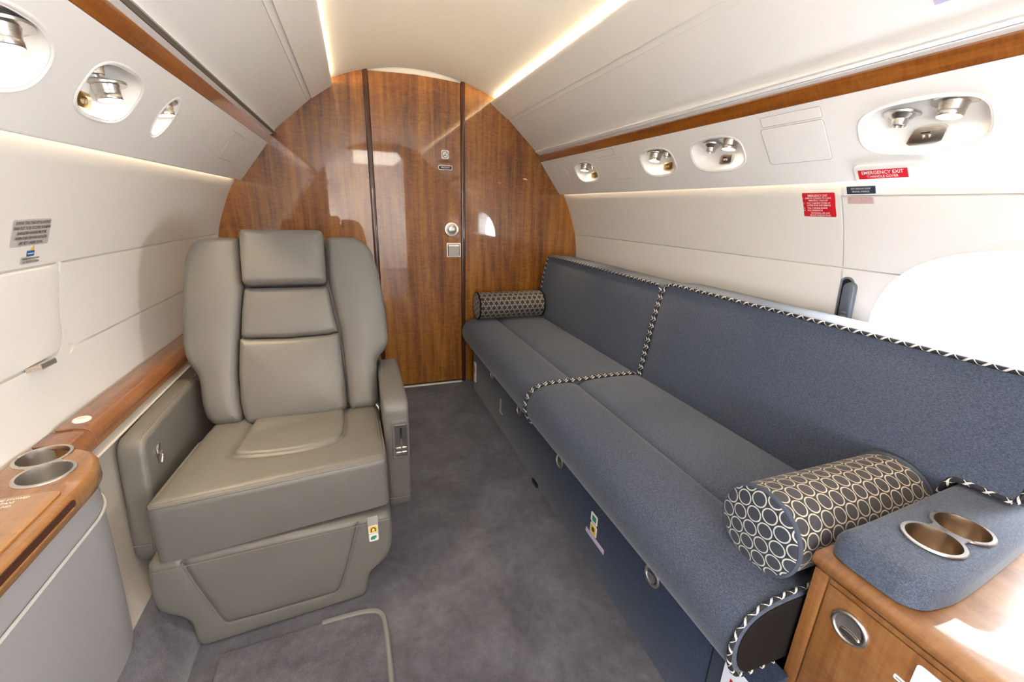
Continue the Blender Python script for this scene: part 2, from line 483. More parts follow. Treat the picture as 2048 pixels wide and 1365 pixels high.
def text_mesh(body, size, align='CENTER', bold=0.0, spacing=1.0):
    cu = bpy.data.curves.new('txt', 'FONT'); cu.body = body; cu.size = size; cu.align_x = align; cu.align_y = 'CENTER'
    cu.offset = bold * size; cu.space_line = spacing; cu.resolution_u = 2
    o = bpy.data.objects.new('txt', cu); COL.objects.link(o)
    bpy.context.view_layer.update()
    dg = bpy.context.evaluated_depsgraph_get(); me = bpy.data.meshes.new_from_object(o.evaluated_get(dg))
    bm = bmesh.new(); bm.from_mesh(me); bpy.data.objects.remove(o); bpy.data.curves.remove(cu); bpy.data.meshes.remove(me)
    return bm
class Fr:
    """local frame on a surface: origin, u (reading direction), v (up), n (towards the viewer)"""
    def __init__(s, o, u, v):
        s.o = Vector(o); s.u = Vector(u).normalized(); s.n = s.u.cross(Vector(v)).normalized(); s.v = s.n.cross(s.u).normalized()
    def p(s, a, b, h=0): return s.o + s.u * a + s.v * b + s.n * h
    def mat(s):
        m = Matrix.Identity(4)
        for i in range(3): m[i][0], m[i][1], m[i][2], m[i][3] = s.u[i], s.v[i], s.n[i], s.o[i]
        return m
    def text(s, body, size, a=0, b=0, h=.0012, align='CENTER', bold=0.0, sx=1.0, spacing=1.0, fit=None):
        bm = text_mesh(body, size, align, bold, spacing)
        if fit and bm.verts:
            xs = [v.co.x for v in bm.verts]; sx = min(sx, fit / (max(xs) - min(xs)))
        for v in bm.verts: v.co = s.p(a + v.co.x * sx, b + v.co.y, h)
        return bm
    def plate(s, w, h, t=.001, r=.002, a=0, b=0, h0=0):
        L = rounded_rect(a - w / 2, a + w / 2, b - h / 2, b + h / 2, r, 4)
        return rings_loft([[s.p(x, y, h0) for x, y in L], [s.p(x, y, h0 + t) for x, y in L]])

# ------------------------------------------------------------------ cabin cross-section
YF, YB, YR = 2.70, -.42, -3.1          # front bulkhead, rear bulkhead, end of the aft cabin
WPT = [(.958, 1.33), (.950, 1.275), (.988, 1.208), (1.03, 1.11), (1.058, 1.03), (1.074, .95), (1.080, .88), (1.080, .80), (1.078, .70), (1.062, .58), (1.03, .42), (.98, .25), (.93, .1), (.89, -.02)]
_wz = np.array([p[1] for p in WPT])[::-1]; _wx = np.array([p[0] for p in WPT])[::-1]
_zz = np.linspace(-.02, 1.33, 136); _xx = np.interp(_zz, _wz, _wx)
for _ in range(3): _xx[1:-1] = (_xx[:-2] + 2 * _xx[1:-1] + _xx[2:]) / 4
def wx(z): return float(np.interp(z, _zz, _xx))
def wall_n(s, z):
    t = Vector((s * (wx(z + .01) - wx(z - .01)), 0, .02)).normalized()
    return t, (Vector((0, -s, 0)).cross(t)).normalized()
class WF(Fr):
    """frame that follows the curved wall"""
    def __init__(f, s, y, z):
        t, n = wall_n(s, z); f.s, f.y, f.z, f.tz = s, y, z, t.z
        Fr.__init__(f, Vector((s * wx(z), y, z)), (0, -s, 0), t)
    def p(f, a, b, h=0):
        z = f.z + b * f.tz
        return Vector((f.s * wx(z), f.y - f.s * a, z)) + wall_n(f.s, z)[1] * h
    def plate(f, w, h, t=.001, r=.002, a=0, b=0, h0=0):
        return cushion(rounded_rect(a - w / 2, a + w / 2, b - h / 2, b + h / 2, max(r, .0012), 4), t, min(t, .0008), lambda x, y, z: f.p(x, y, h0 + z), g=.012, step=.006)
def wall_frame(s, y, z): return WF(s, y, z)
VT, VB = Vector((.775, 0, 1.462)), Vector((.918, 0, 1.276))
VL = (VB - VT).length
def val_frame(s, y, z):
    f = (VT.z - z) / (VT.z - VB.z); x = VT.x + (VB.x - VT.x) * f
    return Fr((s * x, y, z), (0, -s, 0), (s * (VT.x - VB.x), 0, VT.z - VB.z))

# groove lines on a wall: (u, v) = (y, z)
def wall_sheet(s, y0, y1, z0, z1, holes=(), grooves=(), gw=.0027, gd=.008, g=(.12, .03)):
    gl = [[tuple(q)[:2] for q in resample([Vector((*p, 0)) for p in L], .06)] for L in grooves]
    lines = []
    for L in gl:
        sv = [Vector(q) for q in L]
        for off in (-1, -.45, .45, 1):
            R_ = []
            for i in range(len(sv)):
                t = (sv[min(i + 1, len(sv) - 1)] - sv[max(i - 1, 0)]).normalized(); R_.append(tuple(sv[i] + Vector((-t.y, t.x)) * gw * off))
            R_ = [q for q in R_ if y0 + .001 < q[0] < y1 - .001 and z0 < q[1] < z1]
            lines.append(R_)
    def fm(y, z):
        p = Vector((s * wx(z), y, z))
        if gl:
            d = min(float(seg_dist([(y, z)], L, False)[0]) for L in gl)
            k = 0 if d > gw * .95 else (1 if d < gw * .55 else .5)
            if k: p -= wall_n(s, z)[1] * gd * k
        return p
    zs = [z0 + (z1 - z0) * i / 40 for i in range(41)]; ysn = max(2, int((y1 - y0) / .15))
    outer = [(y0, z) for z in zs] + [(y0 + (y1 - y0) * i / ysn, z1) for i in range(1, ysn)] + [(y1, z) for z in zs[::-1]] + [(y1 - (y1 - y0) * i / ysn, z0) for i in range(1, ysn)]
    return sheet(outer, holes, fm, g, lines, margin=.004)

WIN = dict(a=.345, b=.245, p=2.35)
RWIN = [(.455, .872)]; LWIN = [(.02, .872)]; AWIN = [(-.98, .872), (-1.86, .872), (-2.68, .872)]
def win_hole(c, grow=0): return oval(c[0], c[1], WIN['a'] + grow, WIN['b'] + grow, WIN['p'], 56)
def arc(x0, y0, x1, y1, z): return [(x0, z), (x1, z)]

# right wall: exit-hatch seam, panel seams
GR = [[(YF, 1.015), (.905, 1.025), (-.35, 1.03)], [(.905, 1.235), (.905, 1.0), (.885, .84), (.84, .60)], [(.905, 1.235), (YB, 1.228)]]
struct('wall_right', wall_sheet(1, YB, YF, .02, 1.33, [win_hole(c) for c in RWIN], GR), 'panel', label='cream curved side wall with round exit window')
GLf = [[(1.365, 1.012), (YF, .998)], [(1.352, .80), (YF, .793)]]
shade_o = [(.55, 1.020), (.55, .800), (1.24, .798), (1.285, .80), (1.307, .812), (1.318, .84), (1.330, .90), (1.345, .97), (1.350, 1.0), (1.347, 1.012)]
struct('wall_left', wall_sheet(-1, YB, YF, .62, 1.33, [win_hole(c) for c in LWIN], GLf + [shade_o[1:]] + [[(.55, 1.020), (1.347, 1.012)]]), 'panel', label='cream curved side wall behind the armchair')
for s, nm in ((1, 'right'), (-1, 'left')):
    struct('wall_' + nm + '_aft', wall_sheet(s, YR, YB, .02, 1.33, [win_hole(c) for c in AWIN], [], g=(.3, .06)), 'panel')
# window reveals and panes
def reveal(s, c):
    inn, mid, out = win_hole(c), win_hole(c, -.012), win_hole(c, -.03)
    L1 = [Vector((s * (wx(z) - .004), y, z)) for y, z in inn]
    L2 = [Vector((s * (wx(z) + .02), y, z)) for y, z in mid]
    L3 = [Vector((s * (wx(z) + .085), y, z)) for y, z in out]
    return rings_loft([L1, L2, L3], True, False), L3
for s, cs in ((1, RWIN + AWIN), (-1, LWIN + AWIN)):
    for c in cs:
        bm, L3 = reveal(s, c)
        w = struct('window_%d' % (1 + sum(o.name.startswith('window_') and o.parent is None for o in bpy.data.objects)), bm, 'valance', label='oval cabin window flooded with daylight' if s > 0 and c in RWIN else None, recalc=False)
        b2 = bmesh.new(); inn = [p.lerp(Vector((p.x, c[0], c[1])), .0) - Vector((s * .015, 0, 0)) for p in L3]
        rings_loft([inn, [p - Vector((s * .004, 0, 0)) for p in inn]], True, True, b2)
        obj('pane', b2, 'pane', w)
        if s < 0 and c in LWIN: obj('light_block_panel', rbox(-1.142, -1.138, c[0] - .33, c[0] + .33, .71, 1.10), 'panel', w)  # unseen panel added across this window to hold back its daylight
# outer skin that keeps the sky out except through the windows
def skin(s):
    prof = [(1.06, 1.42), (1.10, 1.2), (1.155, 1.03), (1.17, .88), (1.165, .74), (1.14, .58), (1.10, .40), (1.05, .2), (.99, -.12)]
    zz = np.array([p[1] for p in prof])[::-1]; xx = np.array([p[0] for p in prof])[::-1]
    outer = [(YR - .1, -.12), (YF + .15, -.12), (YF + .15, 1.42), (YR - .1, 1.42)]
    cs = (RWIN if s > 0 else LWIN) + AWIN
    return sheet(outer, [win_hole(c, -.03) for c in cs], lambda y, z: Vector((s * float(np.interp(z, zz, xx)), y, z)), (.25, .06))
bm = skin(1); join(bm, skin(-1))
top = [(1.06, 1.42), (.95, 1.62), (.75, 1.82), (.45, 1.96), (0, 2.02), (-.45, 1.96), (-.75, 1.82), (-.95, 1.62), (-1.06, 1.42)]
rings_loft([[Vector((x, YR - .1, z)) for x, z in top], [Vector((x, YF + .15, z)) for x, z in top]], False, False, bm)
full = [(.99, -.12), (1.05, .2), (1.14, .58), (1.17, .88), (1.155, 1.03), (1.10, 1.2)] + top + [(-1.10, 1.2), (-1.155, 1.03), (-1.17, .88), (-1.14, .58), (-1.05, .2), (-.99, -.12)]
for y in (YR - .1, YF + .15): bm.faces.new([bm.verts.new((x, y, z)) for x, z in full])
bm.faces.new([bm.verts.new(p) for p in ((-1.0, YR - .1, -.12), (1.0, YR - .1, -.12), (1.0, YF + .15, -.12), (-1.0, YF + .15, -.12))])
struct('wall_outer', bm, 'skin', label='fuselage skin outside the cabin lining')

# ------------------------------------------------------------------ floor
bm = bmesh.new(); rbox(-.862, .92, YR, YF, -.04, 0, 0, bm=bm)
struct('floor', bm, 'carpet', label='grey carpeted cabin floor')
step_prof = [(-.862, -.01), (-.862, .036), (-.868, .050), (-.885, .060), (-.952, .158), (-1.03, .18), (-1.03, -.01)]
struct('floor_step', rext(step_prof, YB, YF - .005, .001, 1), 'carpet', label='carpeted kick step along the left wall')
# ------------------------------------------------------------------ ceiling, overhead panels, rails, valances
def ext_open(prof, y0, y1, thick=None, n=1):
    loops = [[Vector((x, y0 + (y1 - y0) * i / n, z)) for x, z in prof] for i in range(n + 1)]
    return rings_loft(loops, False, False)
cp = []
for i in range(-12, 13):
    x = .45 * i / 12; cp.append((x, 1.893 - (1.06 - math.sqrt(1.06 ** 2 - x * x))))
cp = [(-.585, 1.772), (-.56, 1.782), (-.51, 1.790)] + cp + [(.51, 1.790), (.56, 1.782), (.585, 1.772)]
cpc = cp + [(x, z + .02) for x, z in cp[::-1]]
struct('ceiling', rext(cpc, YR, YF, .0005, 1), 'ceil', label='cream arched centre ceiling panel')
def xz_s(P, s): return [(s * x, z) for x, z in P]
BIN = [(.452, 1.772), (.4405, 1.7765), (.437, 1.771), (.4385, 1.764), (.447, 1.757), (.5405, 1.6925), (.5425, 1.6895), (.5455, 1.6915), (.5485, 1.6895), (.5605, 1.679), (.5625, 1.675), (.565, 1.6755), (.568, 1.673), (.60, 1.645), (.66, 1.592), (.715, 1.545), (.732, 1.529), (.736, 1.522), (.733, 1.517), (.742, 1.515), (.80, 1.54), (.70, 1.66), (.60, 1.735), (.52, 1.764)]
for s, nm in ((-1, 'left'), (1, 'right')):
    struct('ceiling_' + nm, rext(xz_s(BIN, s), YR, YF, .0005, 1), 'bin', label='cream sloping overhead panel on the %s side' % nm)
    # recess between overhead panel and rail: white lip and taupe strip
    struct('trim_%d' % (1 if s < 0 else 2), rext(xz_s([(.7435, 1.5055), (.7565, 1.499), (.80, 1.53), (.79, 1.54)], s), YB, YF - .02, .0005, 1), 'valance', label='narrow white strip above the %s wood rail' % nm)
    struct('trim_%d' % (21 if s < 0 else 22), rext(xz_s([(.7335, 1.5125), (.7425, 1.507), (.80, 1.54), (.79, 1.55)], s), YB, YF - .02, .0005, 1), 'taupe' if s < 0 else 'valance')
    rail = [(.7555, 1.4985), (.7525, 1.494), (.756, 1.487), (.7725, 1.4655), (.7745, 1.4625), (.781, 1.463), (.81, 1.49), (.80, 1.51), (.762, 1.5005)]
    struct('trim_%d' % (3 if s < 0 else 4), rext(xz_s(rail, s), YB, YF - .003, .0005, 1), 'wood_trim', label='glossy brown wood rail on the %s side' % nm)
# LED strips hidden in the coves and above the side walls
for s in (-1, 1):
    bm = rbox(min(s * .50, s * .53), max(s * .50, s * .53), YB + .05, YF - .03, 1.7685, 1.7725)
    struct('trim_%d' % (5 if s < 0 else 6), bm, 'led', label='strip of warm cove lighting')

# valances with real recesses
FIX = {
 -1: [dict(y=.918, z=1.369, w=.215, h=.120, shape='round', items=[('lamp', .036, .019)]),
      dict(y=1.238, z=1.376, w=.200, h=.118, shape='sq', items=[('vent', -.044, .034), ('lamp', .044, .002), ('plate', -.018, -.044)]),
      dict(y=1.516, z=1.377, w=.076, h=.115, shape='oval', items=[('lamp', -.001, .026)])],
  1: [dict(y=2.212, z=1.375, w=.215, h=.112, shape='sq', items=[('lamp', -.035, .022), ('vent', .05, .024), ('plate', .016, -.036)]),
      dict(y=1.602, z=1.375, w=.200, h=.115, shape='sq', items=[('lamp', -.035, .020), ('vent', .045, .026), ('plate', .018, -.036)]),
      dict(y=1.281, z=1.375, w=.225, h=.118, shape='sq', items=[('vent', -.042, .018), ('lamp', .045, .024), ('plate', .004, -.036)]),
      dict(y=.684, z=1.376, w=.240, h=.118, shape='sq', items=[('vent', -.052, .014), ('lamp', .046, .024), ('plate', -.006, -.038)])]}
def fix_outline(f, grow=0):
    w, h = f['w'] / 2 + grow, f['h'] / 2 + grow
    if f['shape'] == 'oval': return oval(0, 0, w, h, 2.1, 40)
    if f['shape'] == 'round': return oval(0, 0, w, h, 2.4, 44)
    return oval(0, 0, w, h, 3.0, 48)
def vmap(s):
    def f(y, d):          # d = distance down the slope from the top
        p = VT.lerp(VB, d / VL); return Vector((s * p.x, y, p.z))
    return f
for s, nm in ((-1, 'left'), (1, 'right')):
    holes = []
    for f in FIX[s]:
        d0 = (VT.z - f['z']) / (VT.z - VB.z) * VL
        holes.append([(f['y'] - s * a, d0 - b) for a, b in fix_outline(f)])
    if s > 0:
        d0 = (VT.z - 1.2905) / (VT.z - VB.z) * VL
    outer = [(YB, 0), (YF - .002, 0), (YF - .002, VL), (YB, VL)]
    bm = sheet(outer, holes, vmap(s), (.2, .05), margin=.01)
    lipP = [(.918, 1.276), (.9205, 1.2715), (.924, 1.270), (.930, 1.271), (.9335, 1.276), (.920, 1.305)]
    rings_loft([[Vector((s * x, YB, z)) for x, z in lipP], [Vector((s * x, YF - .002, z)) for x, z in lipP]], False, False, bm)
    struct('trim_%d' % (7 if s < 0 else 8), bm, 'valance', label='white sloping lamp panel on the %s side' % nm, recalc=False)
    bm = rbox(min(s * .934, s * .942), max(s * .934, s * .942), YB + .05, YF - .02, 1.292, 1.296)
    struct('trim_%d' % (9 if s < 0 else 10), bm, 'led', label='strip of warm wall-wash lighting')
    struct('trim_%d' % (11 if s < 0 else 12), ext_open(xz_s([(.920, 1.304), (.9585, 1.328)], s), YB, YF), 'valance')
    # the same valance continues through the aft cabin
    struct('trim_%d' % (13 if s < 0 else 14), ext_open(xz_s([(.775, 1.462), (.918, 1.276), (.95, 1.30)], s), YR, YB - .04), 'valance')

# reading-light fixtures -------------------------------------------------------------------
LAMPS = []
def fixture(s, f, label):
    F = val_frame(s, f['y'], f['z']); root = thing('reading_light_unit', label, 'reading light', F.p(0, 0, 0), 'reading light units along the side panels')
    O = [tuple(p) for p in fix_outline(f)]
    # bezel ring
    loops = []
    for off, h in ((.0, -.002), (.0045, .0022), (.0075, .0028), (.0105, .0005)):
        loops.append([F.p(a * 1.0 + (a / max(math.hypot(a, b), 1e-6)) * off, b + (b / max(math.hypot(a, b), 1e-6)) * off, h) for a, b in O])
    obj('bezel', rings_loft(loops, True, False), 'valance', root, recalc=False)
    dep = .046 if f['shape'] != 'oval' else .027
    def dmap(a, b, h): return F.p(a, b, -h)
    bm = cushion(O, dep, dep, dmap, g=.012, back=False, extra=lambda a, b: 0)
    obj('dish', bm, 'valance', root)
    down = Vector((-s * .16, 0, -1)).normalized()
    for kind, a, b in f['items']:
        base = F.p(a, b, -.034 if f['shape'] != 'oval' else -.02)
        k = 1.25 if f['shape'] == 'round' else (.9 if f['shape'] == 'oval' else 1.0)
        if kind == 'lamp':
            lamp = obj('lamp', lathe([(.0385 * k, .000), (.0395 * k, -.004), (.038 * k, -.006), (.028 * k, -.004), (.0250 * k, .004), (.0225 * k, .017), (.0232 * k, .018), (.0225 * k, .026), (.0212 * k, .028), (.0206 * k, .0265)], base, down, 36), 'steel', root, label='brushed steel swivel lamp')
            obj('lens', lathe([(.001, .0276), (.0206 * k, .0276), (.0206 * k, .024), (.001, .024)], base, down, 32), 'lens', lamp, label='glowing warm lens')
            LAMPS.append((base + down * .033, down, s))
        elif kind == 'vent':
            v = obj('air_vent', lathe([(.0345, .000), (.0355, -.004), (.034, -.006), (.0265, -.003), (.021, .006), (.0165, .009), (.0145, .022), (.0128, .023), (.0115, .015), (.001, .014)], base, down, 36), 'steel', root, label='steel air nozzle')
            obj('nozzle', lathe([(.0113, .0155), (.0113, .0185), (.004, .0195), (.001, .0195)], base, down, 20), 'black', v)
        else:
            tilt = Fr(F.p(a, b, -.026), F.u, (F.v - F.n * .35))
            para = [(-.022, -.011), (.016, -.011), (.024, .011), (-.012, .011)] if s > 0 else [(-.018, .012), (.018, .012), (.024, -.012), (-.012, -.012)]
            cut = []
            for q0, q1 in zip(para, para[1:] + para[:1]):
                for t in (.16, .84): cut.append((q0[0] + (q1[0] - q0[0]) * t, q0[1] + (q1[1] - q0[1]) * t))
            zk = 1.25 if f['w'] > .23 else 1.0
            para = [(x * zk, y * zk) for x, y in cut]
            gold = (s < 0) or f['y'] > 1.45
            pl = obj('switch_plate', rings_loft([[tilt.p(x * 1.45, y * 1.45, 0) for x, y in para], [tilt.p(x * 1.45, y * 1.45, .003) for x, y in para], [tilt.p(x * 1.35, y * 1.35, .004) for x, y in para]]), 'gold' if gold else 'steel', root, label='small metal switch plate')
            for i in (-1, 1):
                obj('switch_button', rbox(-.0022, .0022, -.0045, .0035, .004, .0075, .0008, 2, mat=tilt.mat() @ Matrix.Translation((i * .006 + .002, -.001, 0))), 'nickel', pl)
            obj('indicator', rbox(-.008, .010, .0055, .0085, .004, .005, .0005, 1, mat=tilt.mat()), 'black', pl)
    return root
LBL = {-1: ['single large lamp recess on the left panel, cut by the photo edge', 'rounded recess with lamp, air vent and gold switch plate on the left panel', 'small upright oval recess with one lamp on the left panel'],
        1: ['lamp and vent recess on the right panel, nearest the wood bulkhead', 'lamp and vent recess with gold switch plate, second from the bulkhead on the right panel', 'lamp and vent recess with steel plate, third from the bulkhead on the right panel', 'wide lamp and vent recess on the right panel above the emergency exit cover']}
for s in (-1, 1):
    for f, l in zip(FIX[s], LBL[s]): fixture(s, f, l)

# blank covers on the valances ----------------------------------------------------------------
def cover(name, s, outline, label, cat, y, z, group='blank covers on the lamp panels'):
    F = val_frame(s, y, z); P = ccw(outline)
    loops = [[F.p(a, b, -.0004) for a, b in P], [F.p(a, b, .0007) for a, b in P]]
    q = offset2([Vector(p) for p in P], .0016); loops.append([F.p(a, b, .0013) for a, b in q])
    o = obj(name, rings_loft(loops), 'valance', None, label, cat, group, sharp=.08)
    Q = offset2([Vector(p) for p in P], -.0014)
    obj('cover_gap_shade', rings_loft([[F.p(a, b, -.0006) for a, b in Q], [F.p(a, b, .0003) for a, b in Q]]), 'gapshade', o)  # slightly larger grey plate, its colour painted as shadow around the cover
    return o
cover('oxygen_mask_cover', -1, rounded_rect(-.105, .105, -.058, .058, .008), 'large blank rectangular cover on the left lamp panel near the bulkhead', 'panel cover', 2.225, 1.378)
cover('switch_cover', -1, rounded_rect(-.085, .085, -.016, .016, .003), 'small blank rectangular cover under the left wood rail', 'panel cover', 2.165, 1.443)
cover('speaker_cover', -1, oval(0, 0, .038, .060, 2.4), 'blank oval cover at the bulkhead end of the left lamp panel', 'panel cover', 2.575, 1.379)
cover('speaker_cover', 1, oval(0, 0, .050, .060, 2.4), 'blank oval cover at the bulkhead end of the right lamp panel', 'panel cover', 2.475, 1.377)
cover('oxygen_mask_cover', 1, rounded_rect(-.105, .105, -.056, .056, .008), 'large blank rectangular cover between the two farthest right recesses', 'panel cover', 1.925, 1.372)
cover('switch_cover', 1, rounded_rect(-.085, .085, -.015, .015, .003), 'small blank rectangular cover between the two farthest right recesses', 'panel cover', 1.955, 1.442)
cover('oxygen_mask_cover', 1, rounded_rect(-.095, .095, -.058, .058, .008), 'large blank rectangular cover beside the wide right lamp recess', 'panel cover', .985, 1.375)
cover('switch_cover', 1, rounded_rect(-.090, .090, -.014, .014, .003), 'small blank rectangular cover under the right wood rail, beside the wide recess', 'panel cover', .98, 1.438)

# ------------------------------------------------------------------ signs
def sign(name, F, w, h, mat, lines, ink, label, cat='sign', r=.002, group=None, parent=None, bold=0):
    o = obj(name, F.plate(w, h, .0008, r), mat, parent, label if parent is None else label, None if parent is not None else cat, group)
    if lines:
        bm = bmesh.new()
        for t, size, a, b, al, fit in lines: join(bm, F.text(t, size, a, b, .0024 if isinstance(F, WF) else .0012, al, bold, fit=fit))
        obj('lettering', bm, ink, o, recalc=False)
    return o
def L(t, size, b, a=0, al='CENTER', fit=None): return (t, size, a, b, al, fit)
# left wall: seat placard, mark, stowage placard
F = wall_frame(-1, 1.234, 1.090)
sign('placard', F, .122, .060, 'paper', [L('DURING TAXI, TAKE-OFF & LANDING', .0095, .0225, fit=.108), L('DIVAN NOT TO BE OCCUPIED AS A BERTH', .0095, .0112, fit=.116), L('SHOULDER HARNESS MUST BE', .0095, 0, fit=.092), L('WORN OVER FORWARD SHOULDER', .0095, -.0112, fit=.10), L('LIFE VEST UNDER DIVAN', .0095, -.0225, fit=.075)], 'ink', 'silver five-line placard on the left wall about divan use', bold=.012)
F = wall_frame(-1, 1.240, 1.049)
m_ = obj('life_vest_decal', Fr.plate(F, .024, .013, .0012, .001, 0, -.004), 'blue', None, 'small blue and yellow decal between two placards on the left wall', 'sign')
bm = bmesh.new(); bm.faces.new([bm.verts.new(F.p(a, b, .0014)) for a, b in ((-.003, .003), (.009, .003), (.008, .016), (.003, .010))])
obj('emblem', bm, 'yellow', m_)
bm = rings_loft([[F.p(a, b, h) for a, b in rounded_rect(-.010, .010, -.005, -.0035, .0004, 1)] for h in (.0013, .0016)]); obj('stripe', bm, 'whiteink', m_)
F = wall_frame(-1, 1.240, 1.031)
sign('placard', F, .062, .017, 'paper', [L('TABLE MUST BE STOWED DURING', .0055, .0035, fit=.056), L('TAXI, TAKE OFF & LANDING', .0055, -.0035, fit=.054)], 'ink', 'small silver two-line placard at the upper edge of the window shade', bold=.012)
# right: emergency exit signs
F = val_frame(1, .765, 1.2895)
hc = obj('handle_cover', cushion(rounded_rect(-.075, .090, -.026, .024, .012), .006, .004, lambda a, b, h: F.p(a, b, h), g=.03), 'valance', None, 'white hatch in the right lamp panel behind the red exit sign', 'panel cover')
F2 = Fr(F.p(-.006, -.001, .0062), F.u, F.v)
sign('exit_sign', F2, .112, .0255, 'red', [L('EMERGENCY EXIT', .0135, .0048, fit=.095), L('T-HANDLE COVER', .0095, -.0065, fit=.072)], 'whiteink', 'small red EMERGENCY EXIT sign on the white hatch', r=.0005, bold=.01)
F = wall_frame(1, .974, 1.211)
rows = [('EMERGENCY EXIT', .0105, .0305, 0, 'CENTER', .062), ('1.', .007, .0225, -.048, 'LEFT', None), ('REMOVE CUSHION TO CLEAR', .0075, .0225, 0, 'CENTER', .080), ('EMERGENCY WINDOW', .0075, .0150, 0, 'CENTER', .060),
        ('2.', .007, .0065, -.048, 'LEFT', None), ('PULL T-HANDLE COVER AT', .0075, .0065, 0, 'CENTER', .074), ('LOWER EDGE AND REMOVE', .0075, -.001, 0, 'CENTER', .074), ('3.', .007, -.0095, -.048, 'LEFT', None), ('PULL T-HANDLE DOWN', .0075, -.0095, -.036, 'LEFT', .062),
        ('4.', .007, -.0175, -.048, 'LEFT', None), ('PULL WINDOW IN.', .0075, -.0175, -.036, 'LEFT', .048), ('DITCHING LIFE LINE', .0075, -.0265, .004, 'CENTER', .058), ('BEHIND WINDOW PANEL', .0075, -.0338, .004, 'CENTER', .066)]
sign('exit_instructions', F, .102, .078, 'red', [(t, sz, a, b, al, ft) for t, sz, b, a, al, ft in rows], 'whiteink', 'red square sign with white exit instructions on the right wall', r=.0005, bold=.008)
F = wall_frame(1, .848, 1.2515)
hs = obj('override_cover', F.plate(.100, .030, .003, .004), 'valance', None, 'cream tab behind the navy shade-override sign', 'panel cover')
sign('override_sign', Fr(F.p(.0, 0, .0032), F.u, F.v), .074, .022, 'navyp', [L('EXIT WINDOW SHADE', .0065, .0042, fit=.050), L('MANUAL OVERRIDE', .0065, -.0042, fit=.044)], 'whiteink', 'navy EXIT WINDOW SHADE sign above the wall seam', r=.0005, bold=.004)
F = wall_frame(1, .853, 1.224)
sign('shade_placard', F, .072, .022, 'pinkp', [L('EMERGENCY SHADE OPENING', .0052, .0078, fit=.060), L('REMOVE HATCH BEHIND COVER', .0052, .0026, fit=.064), L('HOLD SWITCH FOR BEYOND FULL', .0052, -.0026, fit=.066), L('SHADE UNTIL SHADE STOPS DOWN', .0052, -.0078, fit=.068)], 'pinkink', 'pale pink four-line placard just below the navy sign', r=.0005, bold=.004)
sw_ = thing('shade_control', 'slim slate-grey control in an upright slot beside the bright window', 'control', (1.07, .875, .80))
Fw = wall_frame(1, .883, .90)
obj('slot_frame', rings_loft([[Fw.p(a, b, h) for a, b in rounded_rect(-.021, .021, -.031, .100, (.021, .021, .004, .004), 8)] for h in (-.004, .002)]), 'slot_l', sw_)
obj('slot_recess', rings_loft([[Fw.p(a, b, h) for a, b in rounded_rect(-.015, .015, -.029, .094, (.015, .015, .004, .004), 8)] for h in (.002, .0026)]), 'black', sw_)
Fw = wall_frame(1, .868, .89)
kp = obj('control_pad', rings_loft([[Fw.p(a, b, h) for a, b in rounded_rect(-.0165 + e, .0165 - e, -.020 + e, .096 - e, (.0165 - e, .0165 - e, .004, .004), 8)] for h, e in ((.002, 0), (.016, 0), (.018, .002))]), 'slot', sw_)
for b0, b1 in ((.035, .072), (-.002, .033), (-.016, -.008)):
    obj('pad_button', rings_loft([[Fw.p(a, b, h) for a, b in rounded_rect(-.010, .010, b0, b1, .004, 4)] for h in (.018, .0192)]), 'slot_l', kp)
# sign at the top right edge of the photo, on the overhead panel
bz = Vector((.6945, .60, 1.5625)); F = Fr(bz, (0, -1, 0), (-(.715 - .66), 0, 1.592 - 1.545))
Ft = Fr(F.p(.045, .055, .004), F.u, F.v)
sign('ceiling_placard', Ft, .15, .10, 'lilac', [L('EXIT', .075, 0, fit=.115)], 'redink', 'lilac placard with red lettering cut by the top edge, on the right overhead panel', r=.001)

# ------------------------------------------------------------------ front bulkhead
half = [(0, 1.90), (.2, 1.885), (.45, 1.80), (.60, 1.745), (.78, 1.55), (.80, 1.45), (.93, 1.30), (.965, 1.27)] + [(wx(z) + .012, z) for z in (1.2, 1.1, 1.0, .9, .8, .7, .6, .5, .4, .3, .2, .1, -.01)]
def bulk_piece(xa, xb, y0, y1):
    """vertical strip of the bulkhead between x = xa and xb"""
    xs = np.linspace(xa, xb, 24)
    zt = []
    for x in xs:
        ax = abs(x); pts = [p for p in half]; z = None
        for (x0, z0), (x1, z1) in zip(pts, pts[1:]):
            if z1 <= z0 and x0 <= ax <= x1 and x1 > x0: z = z0 + (z1 - z0) * (ax - x0) / (x1 - x0); break
        zt.append(z if z is not None else .87)
    return xs, zt
def outline_side(s, xin):
    P = [(xin, -.005)]
    top_ = [(x, z) for x, z in half if x > xin]
    zin = np.interp(xin, [p[0] for p in half[:7]], [p[1] for p in half[:7]])
    P = [(xin, -.005), (xin, float(zin))] + top_
    return ccw([(s * x, z) for x, z in P])
def flat(P, y0, y1, r=.0005): return rext(P, y0, y1, r, 1)
TL, TR = (-.281, -.2565), (.254, .278)
struct('wall_front', flat(outline_side(-1, .282), YF, YF + .03), 'wood_door', label='glossy figured wood bulkhead left of the door')
struct('wall_front_right', flat(outline_side(1, .279), YF, YF + .03), 'wood_door', label='glossy figured wood bulkhead right of the door')
door_top = [( .252, 1.852), (.12, 1.860), (0, 1.864), (-.12, 1.861), (-.254, 1.855)]
d1 = struct('door_1', flat([(-.254, .014), (.252, .014)] + door_top, YF + .0015, YF + .03, .001), 'wood_door', label='glossy figured wood lavatory door')
struct('trim_15', rbox(TL[0], TL[1], YF - .006, YF + .03, 0, 1.862, .003, 2), 'wood_strip', label='dark wood strip left of the door')
struct('trim_16', rbox(TR[0], TR[1], YF - .006, YF + .03, 0, 1.858, .003, 2), 'wood_strip', label='dark wood strip right of the door')
struct('trim_17', rbox(-.30, .29, YF + .032, YF + .05, 1.80, 1.92), 'valance', label='white filler above the door')
